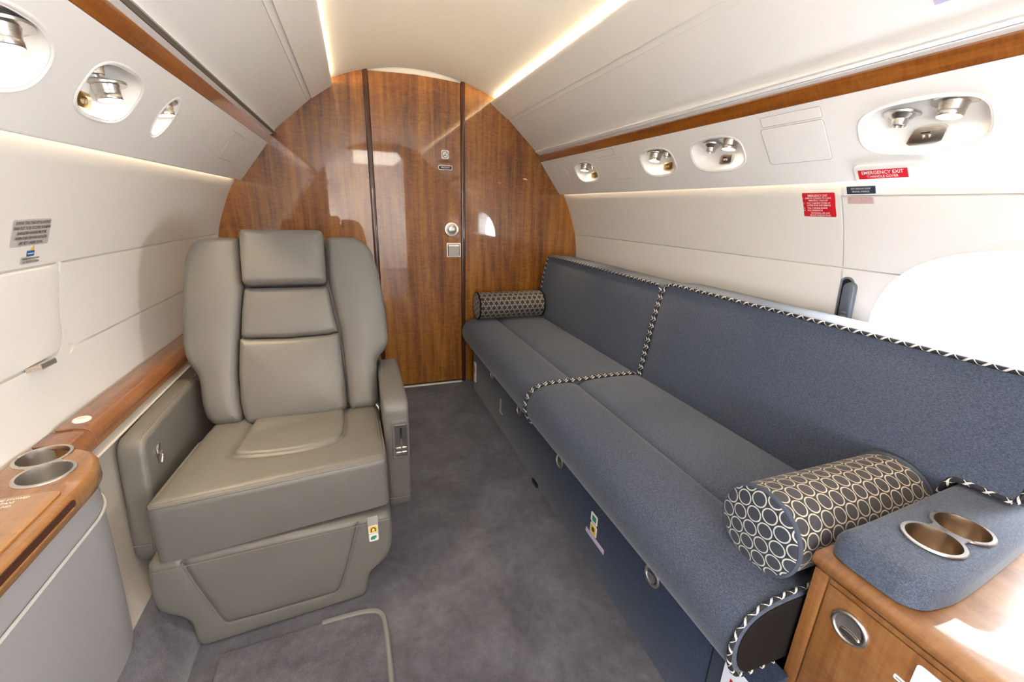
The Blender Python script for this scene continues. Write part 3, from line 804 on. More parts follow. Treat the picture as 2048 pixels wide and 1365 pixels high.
struct('trim_18', rbox(-.30, .25, YF - .016, YF - .002, -.001, .008, .001, 1), 'white', label='metal threshold strip under the door')
struct('trim_19', rbox(-.26, .26, YF - .001, YF + .02, .0, .016), 'gap')
kb = (.190, YF, 1.036)
k = obj('door_lock', lathe([(.044, 0), (.045, .004), (.042, .008), (.034, .009), (.031, .006), (.001, .006)], kb, (0, -1, 0), 48), 'nickel', d1, label='round satin metal lock')
obj('thumb_turn', lathe([(.026, .006), (.0275, .012), (.0265, .022), (.022, .025), (.001, .026)], kb, (0, -1, 0), 40), 'steel', k)
FD = Fr((.202, YF, .909), (1, 0, 0), (0, 0, 1))
h_ = obj('door_latch', FD.plate(.090, .088, .006, .006), 'nickel', d1, label='square satin metal pull latch')
obj('latch_rim', tube([FD.p(a, b, .0065) for a, b in rounded_rect(-.036, .036, -.036, .036, .006)], .0025, 8, closed=True), 'chrome', h_)
obj('latch_paddle', rings_loft([[FD.p(a, b, z) for a, b in rounded_rect(-.032, .032, -.032, .024, .003, 3)] for z in (.006, .010)]), 'paper', h_)
FD = Fr((.157, YF, 1.4665), (1, 0, 0), (0, 0, 1))
ns = obj('no_smoking_sign', FD.plate(.047, .050, .0008, .012), 'whiteink', d1, label='round-cornered no smoking symbol')
bm = tube([FD.p(.0185 * math.cos(t), .0185 * math.sin(t), .001) for t in np.linspace(0, 2 * PI, 32)[:-1]], .0016, 6, closed=True)
tube([FD.p(-.012, -.012, .001), FD.p(.012, .012, .001)], .0016, 6, bm); tube([FD.p(-.010, -.005, .001), FD.p(.010, -.005, .001)], .0018, 6, bm)
obj('symbol', bm, 'goldink', ns)
FD = Fr((.156, YF, 1.427), (1, 0, 0), (0, 0, 1))
bm = FD.text('NO SMOKING IN LAVATORY', .0075, 0, .0075, .0006, fit=.084, bold=.01); join(bm, FD.text('PENALTY FOR TAMPERING', .0075, 0, 0, .0006, fit=.08, bold=.01)); join(bm, FD.text('WITH SMOKE DETECTOR', .0075, 0, -.0075, .0006, fit=.076, bold=.01))
obj('door_lettering', bm, 'goldink', d1, recalc=False)
FD = Fr((.157, YF, 1.394), (1, 0, 0), (0, 0, 1))
vc = obj('door_placard', FD.plate(.086, .026, .001, .010), 'nickel', d1, label='small rounded black plate with white lettering')
pb = obj('placard_face', FD.plate(.080, .020, .0006, .008, h0=.001), 'black', vc)
obj('placard_lettering', FD.text('VACANT', .013, 0, 0, .0022, fit=.058, bold=.01), 'whiteink', vc, recalc=False)

# ------------------------------------------------------------------ rear bulkhead with the doorway the photo is taken through
OPX = (-.66, .24)
ro = [(-x, z) for x, z in half[::-1]] + half[1:]
hole = [(OPX[0], .002), (OPX[1], .002), (OPX[1], 1.70), (OPX[1] - .06, 1.79), (OPX[0] + .06, 1.79), (OPX[0], 1.70)]
ring_ = [(-x, z) for x, z in half[::-1]] + half[1:]
def bulk_with_hole(y):
    return sheet(ro, [hole], lambda x, z: Vector((x, y, z)), .3)
bm = bulk_with_hole(YB); join(bm, bulk_with_hole(YB - .04))
rings_loft([[Vector((x, YB, z)) for x, z in hole], [Vector((x, YB - .04, z)) for x, z in hole]], True, False, bm)
struct('wall_rear', bm, 'wood_door', label='wood bulkhead behind the viewpoint with an open doorway')
struct('wall_aft', rext(ccw(ro), YR - .05, YR, .001, 1), 'panel')

# ------------------------------------------------------------------ window shade, wood ledge and side console on the left
def lwall(y, z, h=0): return Vector((-wx(z), y, z)) + wall_n(-1, z)[1] * h
so = ccw([tuple(q)[:2] for q in resample([Vector((*p, 0)) for p in shade_o], .03, True)])
so = [tuple(q) for q in offset2([Vector(p) for p in so], .0042)]
sh = thing('window_shade', 'closed cream window shade panel on the left wall under the placards', 'window shade', (-1.08, .9, .80))
obj('shade_panel', cushion(so, .004, .003, lambda y, z, h: lwall(y, z, h - .0012), g=.06, bulge=.004, BL=.1, step=.03), 'panel', sh)
Ft = wall_frame(-1, 1.200, .800)
tab = [(-.034, 0), (.032, 0), (.020, .027), (-.026, .024)]
bm = rings_loft([[Ft.p(a, -.008 + (.004 if c > .01 else 0), c) for a, c in tab], [Ft.p(a, .002 + (.006 if c > .01 else 0), c) for a, c in tab]])
obj('pull_tab', bm, 'steel', sh, label='grey metal pull tab')
# ledge
def ledge_prof(): return [(-1.067, .648), (-1.020, .650), (-1.005, .647), (-.994, .638), (-.988, .622), (-.988, .604), (-1.055, .604)]
lg = thing('wood_ledge', 'long glossy wood ledge along the left wall beside the armchair', 'ledge', (-1.04, 1.9, .60))
obj('ledge_board', rext(ledge_prof(), 1.152, YF - .01, .001, 1), 'wood_ledge', lg)
obj('ledge_board', rext(ledge_prof(), 1.090, 1.150, .001, 1), 'wood_ledge', lg)
obj('hatch_lid', rext([(-1.058, .6495), (-1.058, .6535), (-1.022, .6540), (-1.004, .6515), (-.993, .6425), (-.9865, .625), (-.9885, .622), (-.995, .638), (-1.006, .647)], 1.154, 1.66, .001, 1), 'wood_ledge', lg, label='hinged wood lid')
bt = obj('latch_button', lathe([(.017, 0), (.0175, .003), (.0155, .0055), (.001, .006)], (-1.028, 1.197, .6532), (0, 0, 1), 28), 'white', lg, label='white round button')
obj('button_slot', rbox(-1.036, -1.020, 1.1945, 1.1995, .6585, .6605, .0005, 1), 'bead', bt)
# leather side panel below the ledge
sp = [(-.992, .603), (-.992, .590), (-.989, .585), (-.992, .578), (-.992, .50), (-.992, .25), (-.9600, .165), (-.957, .150), (-1.0, .150), (-1.03, .40), (-1.05, .603)]
struct('wall_left_lower', rext(sp, 1.0, YF - .01, .001, 1), 'grey_side', label='grey lower side panel under the wood ledge')
struct('trim_20', tube([(-.9885, 1.09, .581), (-.9885, YF - .02, .581)], .0035, 8), 'bead', label='pale bead along the lower side panel')

# console
cs = thing('side_console', 'grey side console with rounded wood top and cup holders at the left edge', 'side console', (-.97, .5, .16))
def con_outline(x_in, y_end, r, y0=-.10):
    """plan outline: front edge x_in, swept round into the ledge at y_end"""
    P = [(-1.068, y0), (x_in, y0), (x_in, y_end - r * 1.5)]
    for k in range(1, 9):
        t = PI / 2 * k / 8; P.append((x_in - r * (1 - math.cos(t)), y_end - r * 1.5 + 1.5 * r * math.sin(t)))
    P += [(-1.035, y_end + .015), (-1.068, y_end + .02)]
    return P
CUPS = [(-1.018, 1.036), (-.978, .961)]
top_o = ccw(con_outline(-.893, 1.065, .105))
loops = []
for off, z in ((.004, .612), (0, .616), (0, .643), (.003, .649), (.008, .6515)):
    loops.append([Vector((*q, z)) for q in offset2([Vector(p) for p in top_o], off)])
bm = rings_loft(loops, True, False)
inner = [tuple(q[:2]) for q in loops[-1]]
ch = [oval(*c, .0398, .0398, 2, 40) for c in CUPS]
b2 = sheet(inner, ch, lambda x, y: Vector((x, y, .6515)), .05, margin=.006); join(bm, b2)
obj('console_top', bm, 'wood_top', cs, recalc=False)
# grey body under it: leans outwards slightly to the floor step
def con_ring(z):
    f = (.612 - z) / (.612 - .12); P = con_outline(-.903 - .045 * f ** 1.2, 1.052 + .04 * f, .095)
    return [Vector((x if x > -1.03 else max(x, -1.03 + .0 * f), y, z)) for x, y in P]
zs = [.612, .56, .552, .548, .544, .50, .42, .34, .26, .20, .165, .14]
loops = []
for z in zs:
    Lp = con_ring(z)
    if z in (.548,): Lp = [Vector((p.x - .004 if p.x > -1.02 else p.x, p.y - (.004 if p.y > .95 else 0), z)) for p in Lp]
    loops.append(Lp)
obj('console_panel', rings_loft(loops, True, False), 'grey_panel', cs)
bd = [p + Vector((.0015, .001, 0)) for p in con_ring(.5475) if p.x > -1.0]
obj('bead', tube(smooth_path(bd, 1), .0032, 8), 'bead', cs)
# figure-eight cup holder
def cup_unit(root, cups, z, R, zbot, n=(0, 0, 1), ringmat='steel', cupmat='steel_d', Ro=None):
    Ro = Ro or R + .0055
    c1, c2 = Vector((*cups[0], 0)), Vector((*cups[1], 0)); d = (c2 - c1); Ld = d.length; d.normalize(); nn = Vector((-d.y, d.x, 0))
    out = []
    half_ang = math.acos(min(1, (Ld / 2) / (Ro * 1.0))) if Ro > Ld / 2 else 0
    w = Ro * .55
    a0 = math.asin(w / Ro)
    for k in range(33):
        t = a0 + (2 * PI - 2 * a0) * k / 32; out.append(c1 + d * Ro * math.cos(t) + nn * Ro * math.sin(t))
    for k in range(33):
        t = PI + a0 + (2 * PI - 2 * a0) * k / 32; out.append(c2 + d * Ro * math.cos(t) + nn * Ro * math.sin(t))
    O = ccw([(p.x, p.y) for p in out])
    O = [tuple(q)[:2] for q in smooth_path([Vector((*q, 0)) for q in resample([Vector((*q, 0)) for q in O], .006, True)], 1, True)]
    holes = [oval(c[0], c[1], R, R, 2, 40) for c in cups]
    bm = sheet(O, holes, lambda x, y: Vector((x, y, z + .0022)), .05, margin=.004)
    rings_loft([[Vector((x, y, z + .0022)) for x, y in O], [Vector((x, y, z + .0004)) for x, y in [tuple(q) for q in offset2([Vector(p) for p in O], -.0012)]]], True, False, bm)
    ch_ = obj('cup_holder', bm, ringmat, root, label='figure-eight metal double cup holder', recalc=False)
    for c in cups:
        obj('cup', lathe([(R, z + .0022), (R * .985, z - .004), (R * .96, zbot + .006), (R * .9, zbot), (.001, zbot)], (c[0], c[1], 0), (0, 0, 1), 40, cap=False), cupmat, ch_, recalc=False)
    return ch_
cup_unit(cs, CUPS, .6515, .0395, .575, cupmat='steel_c')
# fold-out table leaf set in the console top
lf = obj('table_leaf', rings_loft([[Vector((x, y, z)) for x, y in rounded_rect(-1.060, -.914, -.095, .887, (.012, .002, .002, .002), 4)] for z in (.6518, .6545)] + [[Vector((x, y, .6555)) for x, y in rounded_rect(-1.059, -.916, -.094, .886, (.012, .002, .002, .002), 4)]]), 'wood_leaf', cs, label='lighter wood fold-out table leaf')
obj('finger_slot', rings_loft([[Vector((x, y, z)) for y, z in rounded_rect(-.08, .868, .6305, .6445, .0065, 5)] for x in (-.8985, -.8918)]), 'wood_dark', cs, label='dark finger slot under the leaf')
obj('slot_lip', tube([(-.8925, -.08, .6285), (-.8925, .86, .6285)], .003, 8), 'wood_top', cs)
FL = Fr((-.985, .861, .6556), (1, .02, 0), (-.02, 1, 0))
bm = bmesh.new()
for i, (t, ft) in enumerate((('TABLE MUST BE STOWED', .085), ('DURING TAXI', .062), ('TAKEOFF AND', .074), ('LANDING', .05))): join(bm, FL.text(t, .0085, -.012, .015 - i * .0105, .0004, fit=ft, bold=.012))
obj('lettering', bm, 'whiteink', lf, recalc=False)

# ------------------------------------------------------------------ armchair
CH = thing('armchair', 'taupe leather swivel armchair with headrest facing the viewer', 'armchair', (-.62, 1.45, 0))
def pipe(name, path, r, mat, parent, closed=False, sm=1): return obj(name, tube(smooth_path(path, sm, closed), r, 6, closed=closed), mat, parent)
# seat cushion: top outline in plan; skewed front edge
seat_o = [(-.893, 1.082), (-.70, 1.103), (-.50, 1.128), (-.352, 1.143), (-.337, 1.158), (-.338, 1.30), (-.345, 1.515), (-.36, 1.55), (-.86, 1.55), (-.877, 1.52), (-.896, 1.28), (-.909, 1.105), (-.905, 1.089)]
seat_o = [tuple(q)[:2] for q in smooth_path([Vector((*p, 0)) for p in seat_o], 1, True)]
ins = [(-.752, 1.53), (-.757, 1.44), (-.766, 1.36), (-.772, 1.295), (-.765, 1.272), (-.70, 1.258), (-.60, 1.252), (-.52, 1.262), (-.475, 1.283), (-.456, 1.315), (-.452, 1.38), (-.455, 1.53)]
ins_s = [tuple(q)[:2] for q in smooth_path([Vector((*p, 0)) for p in ins], 1)]
def seat_x(x, y): return -.016 * math.exp(-((x + .615) / .2) ** 2 - ((y - 1.40) / .14) ** 2)
st = obj('seat_cushion', cushion(seat_o, .168, .024, lambda x, y, h: Vector((x, y, .288 + h)), g=.022, seams=[ins_s], sd=.006, sw=.006, bulge=.010, BL=.10, extra=seat_x), 'leather', CH)
ic = [tuple(q) for q in offset2([Vector(p) for p in ccw(ins_s)], .008)]
def wrk(x, y): return .0035 * math.sin(38 * (y - .55 * x)) * math.exp(-((y - 1.46) / .06) ** 2) + seat_x(x, y)
obj('seat_insert', cushion(ic, .016, .012, lambda x, y, h: Vector((x, y, .452 + h)), g=.014, bulge=.009, BL=.06, extra=wrk), 'leather_in', st)
def edge_run(off, ymax=1.40):
    q = offset2([Vector(p) for p in ccw(seat_o)], off); q = [tuple(p) for p in q]
    k = max(range(len(q)), key=lambda i: q[i][1]); q = q[k:] + q[:k]
    return [p for p in resample([Vector((*p, 0)) for p in q], .012) if p.y < ymax]
pipe('seat_welt', [(p.x, p.y, .4475) for p in edge_run(.005)], .0026, 'leather', st, sm=0)
pipe('seat_stitching', [(p.x, p.y, .4545) for p in edge_run(.013)], .0011, 'stitch', st, sm=0)
# legrest: shield-shaped padded panel
lr = [(-.930, .283), (-.340, .266), (-.336, .235), (-.341, .15), (-.352, .116), (-.374, .094), (-.406, .078), (-.417, .064), (-.424, .0), (-.428, -.006), (-.50, -.006), (-.855, -.006), (-.866, -.002), (-.868, .06), (-.868, .088), (-.890, .108), (-.925, .130), (-.936, .16), (-.938, .23)]
lr = [tuple(q)[:2] for q in smooth_path([Vector((*p, 0)) for p in resample([Vector((*p, 0)) for p in lr], .03, True)], 1, True)]
def lr_y(x, z): return 1.062 + .042 * (x + .93) / .59 + .022 * z / .277
def lmap(x, z, h): return Vector((x, lr_y(x, z) + .11 - h, z + .006))
seam = [(-.860, .272), (-.832, .175), (-.798, .068), (-.790, .055), (-.775, .050), (-.52, .044), (-.505, .048), (-.496, .062), (-.462, .16), (-.432, .264)]
seam = [tuple(q)[:2] for q in smooth_path([Vector((*p, 0)) for p in seam], 1)]
lg_ = obj('legrest', cushion(lr, .11, .016, lmap, g=.022, seams=[seam], sd=.004, sw=.006, bulge=.006, BL=.06), 'leather', CH)
pipe('legrest_welt', [lmap(x, z, .1135) for x, z in seam], .0026, 'leather_in', lg_, sm=0)
pipe('legrest_stitching', [lmap(x, .2635 - .0135 * (x + .92) / .58, .1165) for x in np.linspace(-.92, -.345, 30)], .0012, 'stitch', lg_, sm=0)
# backrest plane
BN = Vector((0, -1, .36)).normalized(); BT = Vector((0, .36, 1)).normalized()
def bk(x, z, h): return Vector((x, 1.50 + .36 * (z - .45), z)) + BN * h
shell = [(-.752, 1.052), (-.846, 1.050), (-.880, 1.042), (-.902, 1.02), (-.916, .976), (-.927, .909), (-.935, .814), (-.938, .728), (-.935, .68), (-.925, .648), (-.908, .624), (-.900, .60), (-.897, .52), (-.887, .475), (-.872, .452), (-.37, .452), (-.345, .47), (-.342, .54), (-.339, .605), (-.331, .626), (-.313, .643), (-.296, .662), (-.289, .694), (-.291, .755), (-.297, .849), (-.307, .932), (-.326, 1.004), (-.349, 1.037), (-.384, 1.052), (-.427, 1.055), (-.485, 1.05)]
sh_in = [tuple(q) for q in offset2([Vector(p) for p in ccw(shell)], .012)]
br = obj('backrest_shell', cushion(sh_in, .10, .02, lambda x, z, h: bk(x, z, h - .145), g=.04), 'leather', CH)
bl_o = [(-.7555, 1.046), (-.793, 1.050), (-.846, 1.050), (-.880, 1.042), (-.902, 1.020), (-.917, .976), (-.927, .909), (-.935, .814), (-.938, .728), (-.935, .68), (-.925, .648), (-.908, .624), (-.900, .60), (-.897, .524), (-.888, .482), (-.872, .458), (-.853, .452), (-.79, .452), (-.783, .47), (-.790, .53), (-.790, .609), (-.781, .707), (-.768, .805), (-.757, .885), (-.759, .93), (-.757, 1.0)]
brr_o = [(-.483, 1.043), (-.473, 1.052), (-.427, 1.055), (-.384, 1.052), (-.349, 1.037), (-.326, 1.004), (-.307, .932), (-.297, .849), (-.291, .755), (-.289, .694), (-.295, .662), (-.313, .642), (-.330, .626), (-.338, .605), (-.340, .54), (-.343, .475), (-.355, .452), (-.392, .450), (-.438, .452), (-.446, .47), (-.447, .525), (-.450, .642), (-.454, .727), (-.473, .845), (-.482, .898), (-.483, .978)]
obj('side_bolster', cushion(bl_o, .060, .022, lambda x, z, h: bk(x, z, h - .052), g=.02, bulge=.016, BL=.06), 'leather', CH)
obj('side_bolster', cushion(brr_o, .060, .022, lambda x, z, h: bk(x, z, h - .052), g=.02, bulge=.016, BL=.06), 'leather', CH)
up_o = [(-.748, .884), (-.627, .883), (-.489, .882), (-.484, .861), (-.476, .800), (-.463, .725), (-.50, .718), (-.629, .715), (-.751, .720), (-.772, .727), (-.765, .805), (-.754, .875)]
lo_o = [(-.776, .722), (-.751, .716), (-.629, .711), (-.50, .714), (-.461, .720), (-.458, .658), (-.454, .578), (-.451, .509), (-.452, .462), (-.476, .448), (-.573, .444), (-.694, .442), (-.768, .446), (-.780, .473), (-.786, .52), (-.785, .609)]
obj('back_panel', cushion(up_o, .056, .016, lambda x, z, h: bk(x, z, h - .052), g=.02, bulge=.012, BL=.06), 'leather_in', CH)
obj('lumbar_panel', cushion(lo_o, .062, .018, lambda x, z, h: bk(x, z, h - .052), g=.02, bulge=.022, BL=.07), 'leather_in', CH)
hr_o = rounded_rect(-.7525, -.4885, .888, 1.071, .016, 5)
obj('headrest', cushion(hr_o, .082, .022, lambda x, z, h: bk(x, z, h - .050), g=.02, bulge=.010, BL=.05), 'leather_in', CH)
# armrests
def make_arm(x0, x1, y0, y1, z0, z1, lean, inner_s):
    r = .014
    side = [(y0 + .045, z1), (y1, z1), (y1, z0), (y0 + lean + .03, z0), (y0 + lean + .006, z0 + .012), (y0 + lean - .002, z0 + .05), (y0, z1 - .055), (y0 + .010, z1 - .016)]
    side = ccw([tuple(q)[:2] for q in smooth_path([Vector((*p, 0)) for p in side], 1, True)])
    loops = []
    for k in range(6):
        a = PI / 2 * k / 5
        q = offset2([Vector(p) for p in side], r * (1 - math.sin(a)))
        loops.append([Vector((x0 + r * (1 - math.cos(a)), *p)) for p in q])
    loops += [[Vector((x0 + x1 - p.x, p.y, p.z)) for p in Lp] for Lp in loops[::-1]]
    o = obj('armrest', rings_loft(loops), 'leather', CH)
    xe = (x1 - .012) if inner_s > 0 else (x0 + .012)
    path = [(xe, y1 - .02, z1 - .0005), (xe, y0 + .05, z1 - .0005), (xe, y0 + .018, z1 - .012), (xe, y0 + .003, z1 - .05), (xe, y0 + lean * .6, z0 + (z1 - z0) * .35), (xe, y0 + lean - .0015, z0 + .05)]
    pipe('armrest_welt', path, .0022, 'leather_in', o, sm=2)
    pipe('armrest_stitching', [(x - inner_s * .006, y - .0012, z + .0006) for x, y, z in path], .0010, 'stitch', o, sm=2)
    return o
al = make_arm(-.986, -.924, 1.190, 1.74, .235, .585, -.035, 1)
ar = make_arm(-.337, -.258, 1.250, 1.76, .140, .585, .05, -1)
pipe('armrest_seam', [(-.985, 1.155, .300), (-.950, 1.1535, .300), (-.926, 1.157, .303), (-.923, 1.17, .304), (-.923, 1.28, .310)], .0016, 'leather_in', al, sm=0)
pipe('armrest_seam', [(-.3365, 1.31, .196), (-.333, 1.292, .196), (-.31, 1.2895, .196), (-.28, 1.2895, .196), (-.26, 1.293, .196), (-.2575, 1.32, .196)], .0016, 'leather_in', ar, sm=0)
# recline latch on the inner face of the left arm
FA = Fr((-.9238, 1.257, .508), (0, 1, 0), (0, 0, 1))
lt = obj('recline_latch', FA.plate(.022, .052, .002, .006), 'steel_d', al, label='small chrome recline latch')
for path in (((.006, .026), (-.009, .012), (-.010, .004)), ((.010, -.006), (.009, -.013), (-.004, -.027))):
    pipe('latch_bar', [FA.p(a, b, .0035) for a, b in path], .0028, 'chrome', lt, sm=1)
pipe('latch_bar', [FA.p(-.007, -.001, .004), FA.p(.008, .003, .004)], .003, 'chrome', lt, sm=0)
# control in the front of the right arm
FA = Fr((-.2868, 1.2560, .440), (1, 0, 0), (0, -.09, 1))
cp_ = obj('arm_control', rings_loft([[FA.p(a, b, h) for a, b in rounded_rect(-.026, .026, -.066, .066, .005, 4)] for h in (-.010, .0035)]), 'steel', ar, label='recessed steel control plate')
obj('control_well', rings_loft([[FA.p(a, b, h) for a, b in rounded_rect(-.020, .020, -.060, .060, .003, 4)] for h in (.002, .0042)]), 'steel_d', cp_)
obj('control_slot', rings_loft([[FA.p(a, b, h) for a, b in rounded_rect(-.0035, .0035, .0, .050, .002, 3)] for h in (.003, .0052)]), 'black', cp_)
obj('control_lever', rings_loft([[FA.p(a, b, h) for a, b in rounded_rect(-.0025, .0025, -.04, .012, .002, 3)] for h in (.004, .010)]), 'chrome', cp_)
for bb in (-.030, -.048):
    obj('control_bar', rings_loft([[FA.p(a, b, h) for a, b in rounded_rect(-.018, .018, bb - .004, bb + .004, .002, 3)] for h in (.004, .007)]), 'chrome', cp_)
# seat tag
yt = lr_y(-.393, .24)
FT = Fr((-.3925, yt - .0085, .240), (1, .076, 0), (0, .0, 1))
tg = obj('seat_tag', FT.plate(.030, .086, .003, .003, 0, .0), 'grey_panel', CH, label='fabric tag with yellow and green squares')
y1 = obj('tag_square', FT.plate(.026, .028, .001, .004, 0, -.002, h0=.003), 'whiteink', tg); obj('tag_face', FT.plate(.022, .022, .0008, .003, 0, -.001, h0=.004), 'yellow', y1)
obj('tag_symbol', tube([FT.p(-.006, -.008, .005), FT.p(-.006, .002, .005), FT.p(0, .006, .005), FT.p(.006, .002, .005), FT.p(.006, -.008, .005)], .0016, 6), 'ink', y1)
obj('tag_symbol', lathe([(.003, 0), (.003, .001), (.0005, .001)], FT.p(0, -.001, .005), FT.n, 12), 'whiteink', y1)
g1 = obj('tag_square', FT.plate(.026, .026, .001, .004, 0, -.031, h0=.003), 'whiteink', tg)
bm = bmesh.new(); bm.faces.new([bm.verts.new(FT.p(a, b - .031, .0048)) for a, b in ((-.009, -.006), (-.009, .003), (-.003, .007), (.008, .007), (.008, -.002), (.004, -.002), (.004, -.006))]); obj('tag_symbol', bm, 'green', g1)
# swivel base
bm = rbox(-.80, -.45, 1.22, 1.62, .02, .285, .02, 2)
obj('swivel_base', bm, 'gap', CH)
obj('floor_plate', rbox(-.82, -.43, 1.20, 1.64, .0, .02, .004, 1), 'steel_d', CH)
# seat-belt anchor glimpsed at the right rear corner of the seat
obj('belt_anchor', tube([(-.352, 1.49, .455), (-.350, 1.485, .468), (-.345, 1.48, .462), (-.343, 1.478, .45)], .004, 8), 'chrome', CH)

# ------------------------------------------------------------------ carpet runner edge
rg = [(-.55, 1.040), (-.455, 1.042), (-.405, 1.035), (-.385, 1.018), (-.377, .985), (-.374, .80), (-.372, .40), (-.372, -.10)]
rug_o = [(-.80, 1.03)] + rg + [(-.80, -.10)]
ru = thing('floor_mat', 'grey carpet mat with bound edge in front of the armchair', 'mat', (-.6, .5, 0))
rgo = ccw([tuple(q)[:2] for q in rug_o])
obj('mat_pile', cushion(rgo, .006, .004, lambda x, y, h: Vector((x, y, h + .0005)), g=.08), 'carpet', ru)
pipe('mat_binding', [(x, y, .0055) for x, y in rg], .0075, 'bind', ru, sm=2)

# ------------------------------------------------------------------ sofa
SO = thing('sofa', 'long blue-grey two-place divan with twisted cord trim along the right wall', 'sofa', (.6, 1.5, 0))
SE, SF, SM = .405, 2.665, 1.492     # near end, far end, split
seatP = [(.300, .285), (.272, .298), (.252, .330), (.243, .370), (.248, .410), (.268, .442), (.300, .460), (.345, .468), (.41, .470), (.455, .464), (.474, .454), (.481, .447), (.488, .455), (.51, .466), (.58, .472), (.68, .472), (.78, .468), (.815, .455), (.82, .30), (.80, .285)]
seatP = [tuple(q)[:2] for q in smooth_path([Vector((*p, 0)) for p in seatP], 1, True)]
s_far = obj('seat_cushion', rext(seatP, SM + .001, SF, .016, 4, g=.06), 'sofa', SO)
s_near = obj('seat_cushion', rext(seatP, SE, SM - .001, .016, 4, g=.06, r0=.012), 'sofa', SO)
def cordpath(P, r=.0050, parent=None, step=.008):
    P = resample(smooth_path(P, 2), step)
    return obj('cord_trim', tube(P, r, 8, uv=True), 'cord', parent)
top_run = [(.300, .283), (.270, .296), (.249, .330), (.240, .370), (.245, .411), (.266, .445), (.299, .464), (.345, .472), (.41, .474), (.475, .472), (.58, .476), (.68, .476), (.775, .473)]
cordpath([(x, SM - .006, z) for x, z in top_run], parent=s_near)
cordpath([(x, SM + .007, z) for x, z in top_run], parent=s_far)
cordpath([(x, SE + .004, z) for x, z in [(.38, .283)] + top_run[:-3]], .0046, parent=s_near)
obj('end_panel', cushion([(x, z) for x, z in ccw([tuple(q) for q in offset2([Vector(p) for p in ccw(seatP)], .0115)])], .006, .004, lambda x, z, h: Vector((x, SE + .002 - h, z)), g=.04), 'sofa_end', s_near, label='dark cloth end panel')
# back cushions
def backP(zt, xt=.850):
    P = [(.790, .455), (.786, .475), (.795, .54), (.812, .66), (.832, .79), (xt - .004, zt - .035), (xt, zt - .008), (xt + .006, zt), (xt + .02, zt + .003), (.95, zt + .001), (1.060, max(zt - .010, .862)), (1.072, .850), (1.070, .82), (1.052, .50), (1.03, .455)]
    return [tuple(q)[:2] for q in smooth_path([Vector((*p, 0)) for p in P], 1, True)]
BMID = 1.468
bf = obj('back_cushion', rext(backP(.874), BMID + .002, SF + .005, .018, 5, g=.08), 'sofa', SO)
def notch_back(zt, y0, y1, zn, yn):
    """near back cushion: lower edge steps up over the armrest for y < yn"""
    P = ccw(backP(zt)); Q = [(x, max(z, zn)) for x, z in P]
    def lift(p, k):
        x, z = p
        if z < zn:
            xl = np.interp(zn, [.475, .54, .66, .79], [.786, .795, .812, .832])
            return (x + (xl - x) * k if x < .9 else x, z + (zn - z) * k)
        return p
    loops = []
    ys = [(y0, 1, .006), (y0 + .002, 1, .003), (y0 + .006, 1, 0), (y0 + .03, 1, 0), (yn - .012, 1, 0), (yn, .95, 0), (yn + .006, .5, 0), (yn + .012, .05, 0), (yn + .02, 0, 0)]
    n = 10; ys += [(yn + .02 + (y1 - .02 - yn - .02) * i / n, 0, 0) for i in range(1, n + 1)] + [(y1 - .010, 0, .003), (y1 - .003, 0, .010), (y1, 0, .018)]
    for y, k, off in ys:
        R_ = [lift(p, k) for p in P]
        R_ = offset2([Vector(p) for p in R_], off) if off else [Vector(p) for p in R_]
        loops.append([Vector((p[0], y, p[1])) for p in R_])
    return rings_loft(loops)
bnr = obj('back_cushion', notch_back(.888, .305, BMID - .002, .645, .420), 'sofa', SO)
def bx(z): return float(np.interp(z, [.455, .475, .54, .66, .79, .845, .87, .89], [.790, .786, .795, .812, .832, .845, .849, .853]))
zf, zn_ = .874, .888
cordpath([(bx(z) - .003, SF - .002, z) for z in (.47, .6, .75)] + [(.845, SF - .004, zf - .012), (.8505, SF - .018, zf + .001)] + [(.8505, y, zf + .001) for y in (2.4, 2.0, 1.7, BMID + .06)] + [(.851, BMID + .025, zf - .002), (.846, BMID + .010, zf - .022), (.839, BMID + .006, zf - .06)] + [(bx(z) - .003, BMID + .0065, z) for z in (.74, .66, .58, .50, .475)], .0054, bf)
cordpath([(bx(z) - .003, BMID - .0075, z) for z in (.475, .50, .58, .66, .74)] + [(.840, BMID - .008, zn_ - .06), (.848, BMID - .014, zn_ - .020), (.852, BMID - .032, zn_ - .001), (.8505, BMID - .07, zn_ + .001)] + [(.8505, y, zn_ + .001) for y in (1.2, .9, .6, .45, .36)] + [(.852, .322, zn_ - .002), (.846, .307, zn_ - .03), (.830, .305, .76), (.815, .307, .68), (.811, .316, .647)], .0054, bnr)
cordpath([(.810, .320, .645), (.809, .345, .644), (.808, .398, .643), (.805, .414, .634), (.800, .421, .60)], .0054, bnr)
# base fascia
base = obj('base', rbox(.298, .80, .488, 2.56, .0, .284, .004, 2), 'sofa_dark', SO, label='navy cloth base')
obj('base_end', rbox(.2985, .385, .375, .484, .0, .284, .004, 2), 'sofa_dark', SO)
FB = lambda y, z: Fr((.2978, y, z), (0, -1, 0), (0, 0, 1))
for y, z in ((2.135, .262), (1.694, .250), (1.252, .250), (.692, .252)):
    p0 = (.2982, y, z)
    rr = obj('pull_ring', lathe([(.028, 0), (.029, .003), (.027, .005), (.0215, .005), (.019, -.004), (.001, -.004)], p0, (-1, 0, 0), 32), 'steel', base, label='round recessed steel pull')
    obj('ring_tongue', rings_loft([[FB(y, z).p(a, b, h) for a, b in oval(0, -.004, .016, .012, 2, 20)] for h in (.0005, .004)]), 'chrome', rr)
FO = FB(2.505, .137)
ou = obj('outlet_plate', FO.plate(.040, .135, .006, .006), 'white', SO, label='white outlet plate at the far end')
obj('outlet_socket', FO.plate(.020, .05, .001, .006, 0, .02, h0=.006), 'slot', ou)
FS = FB(1.975, .150)
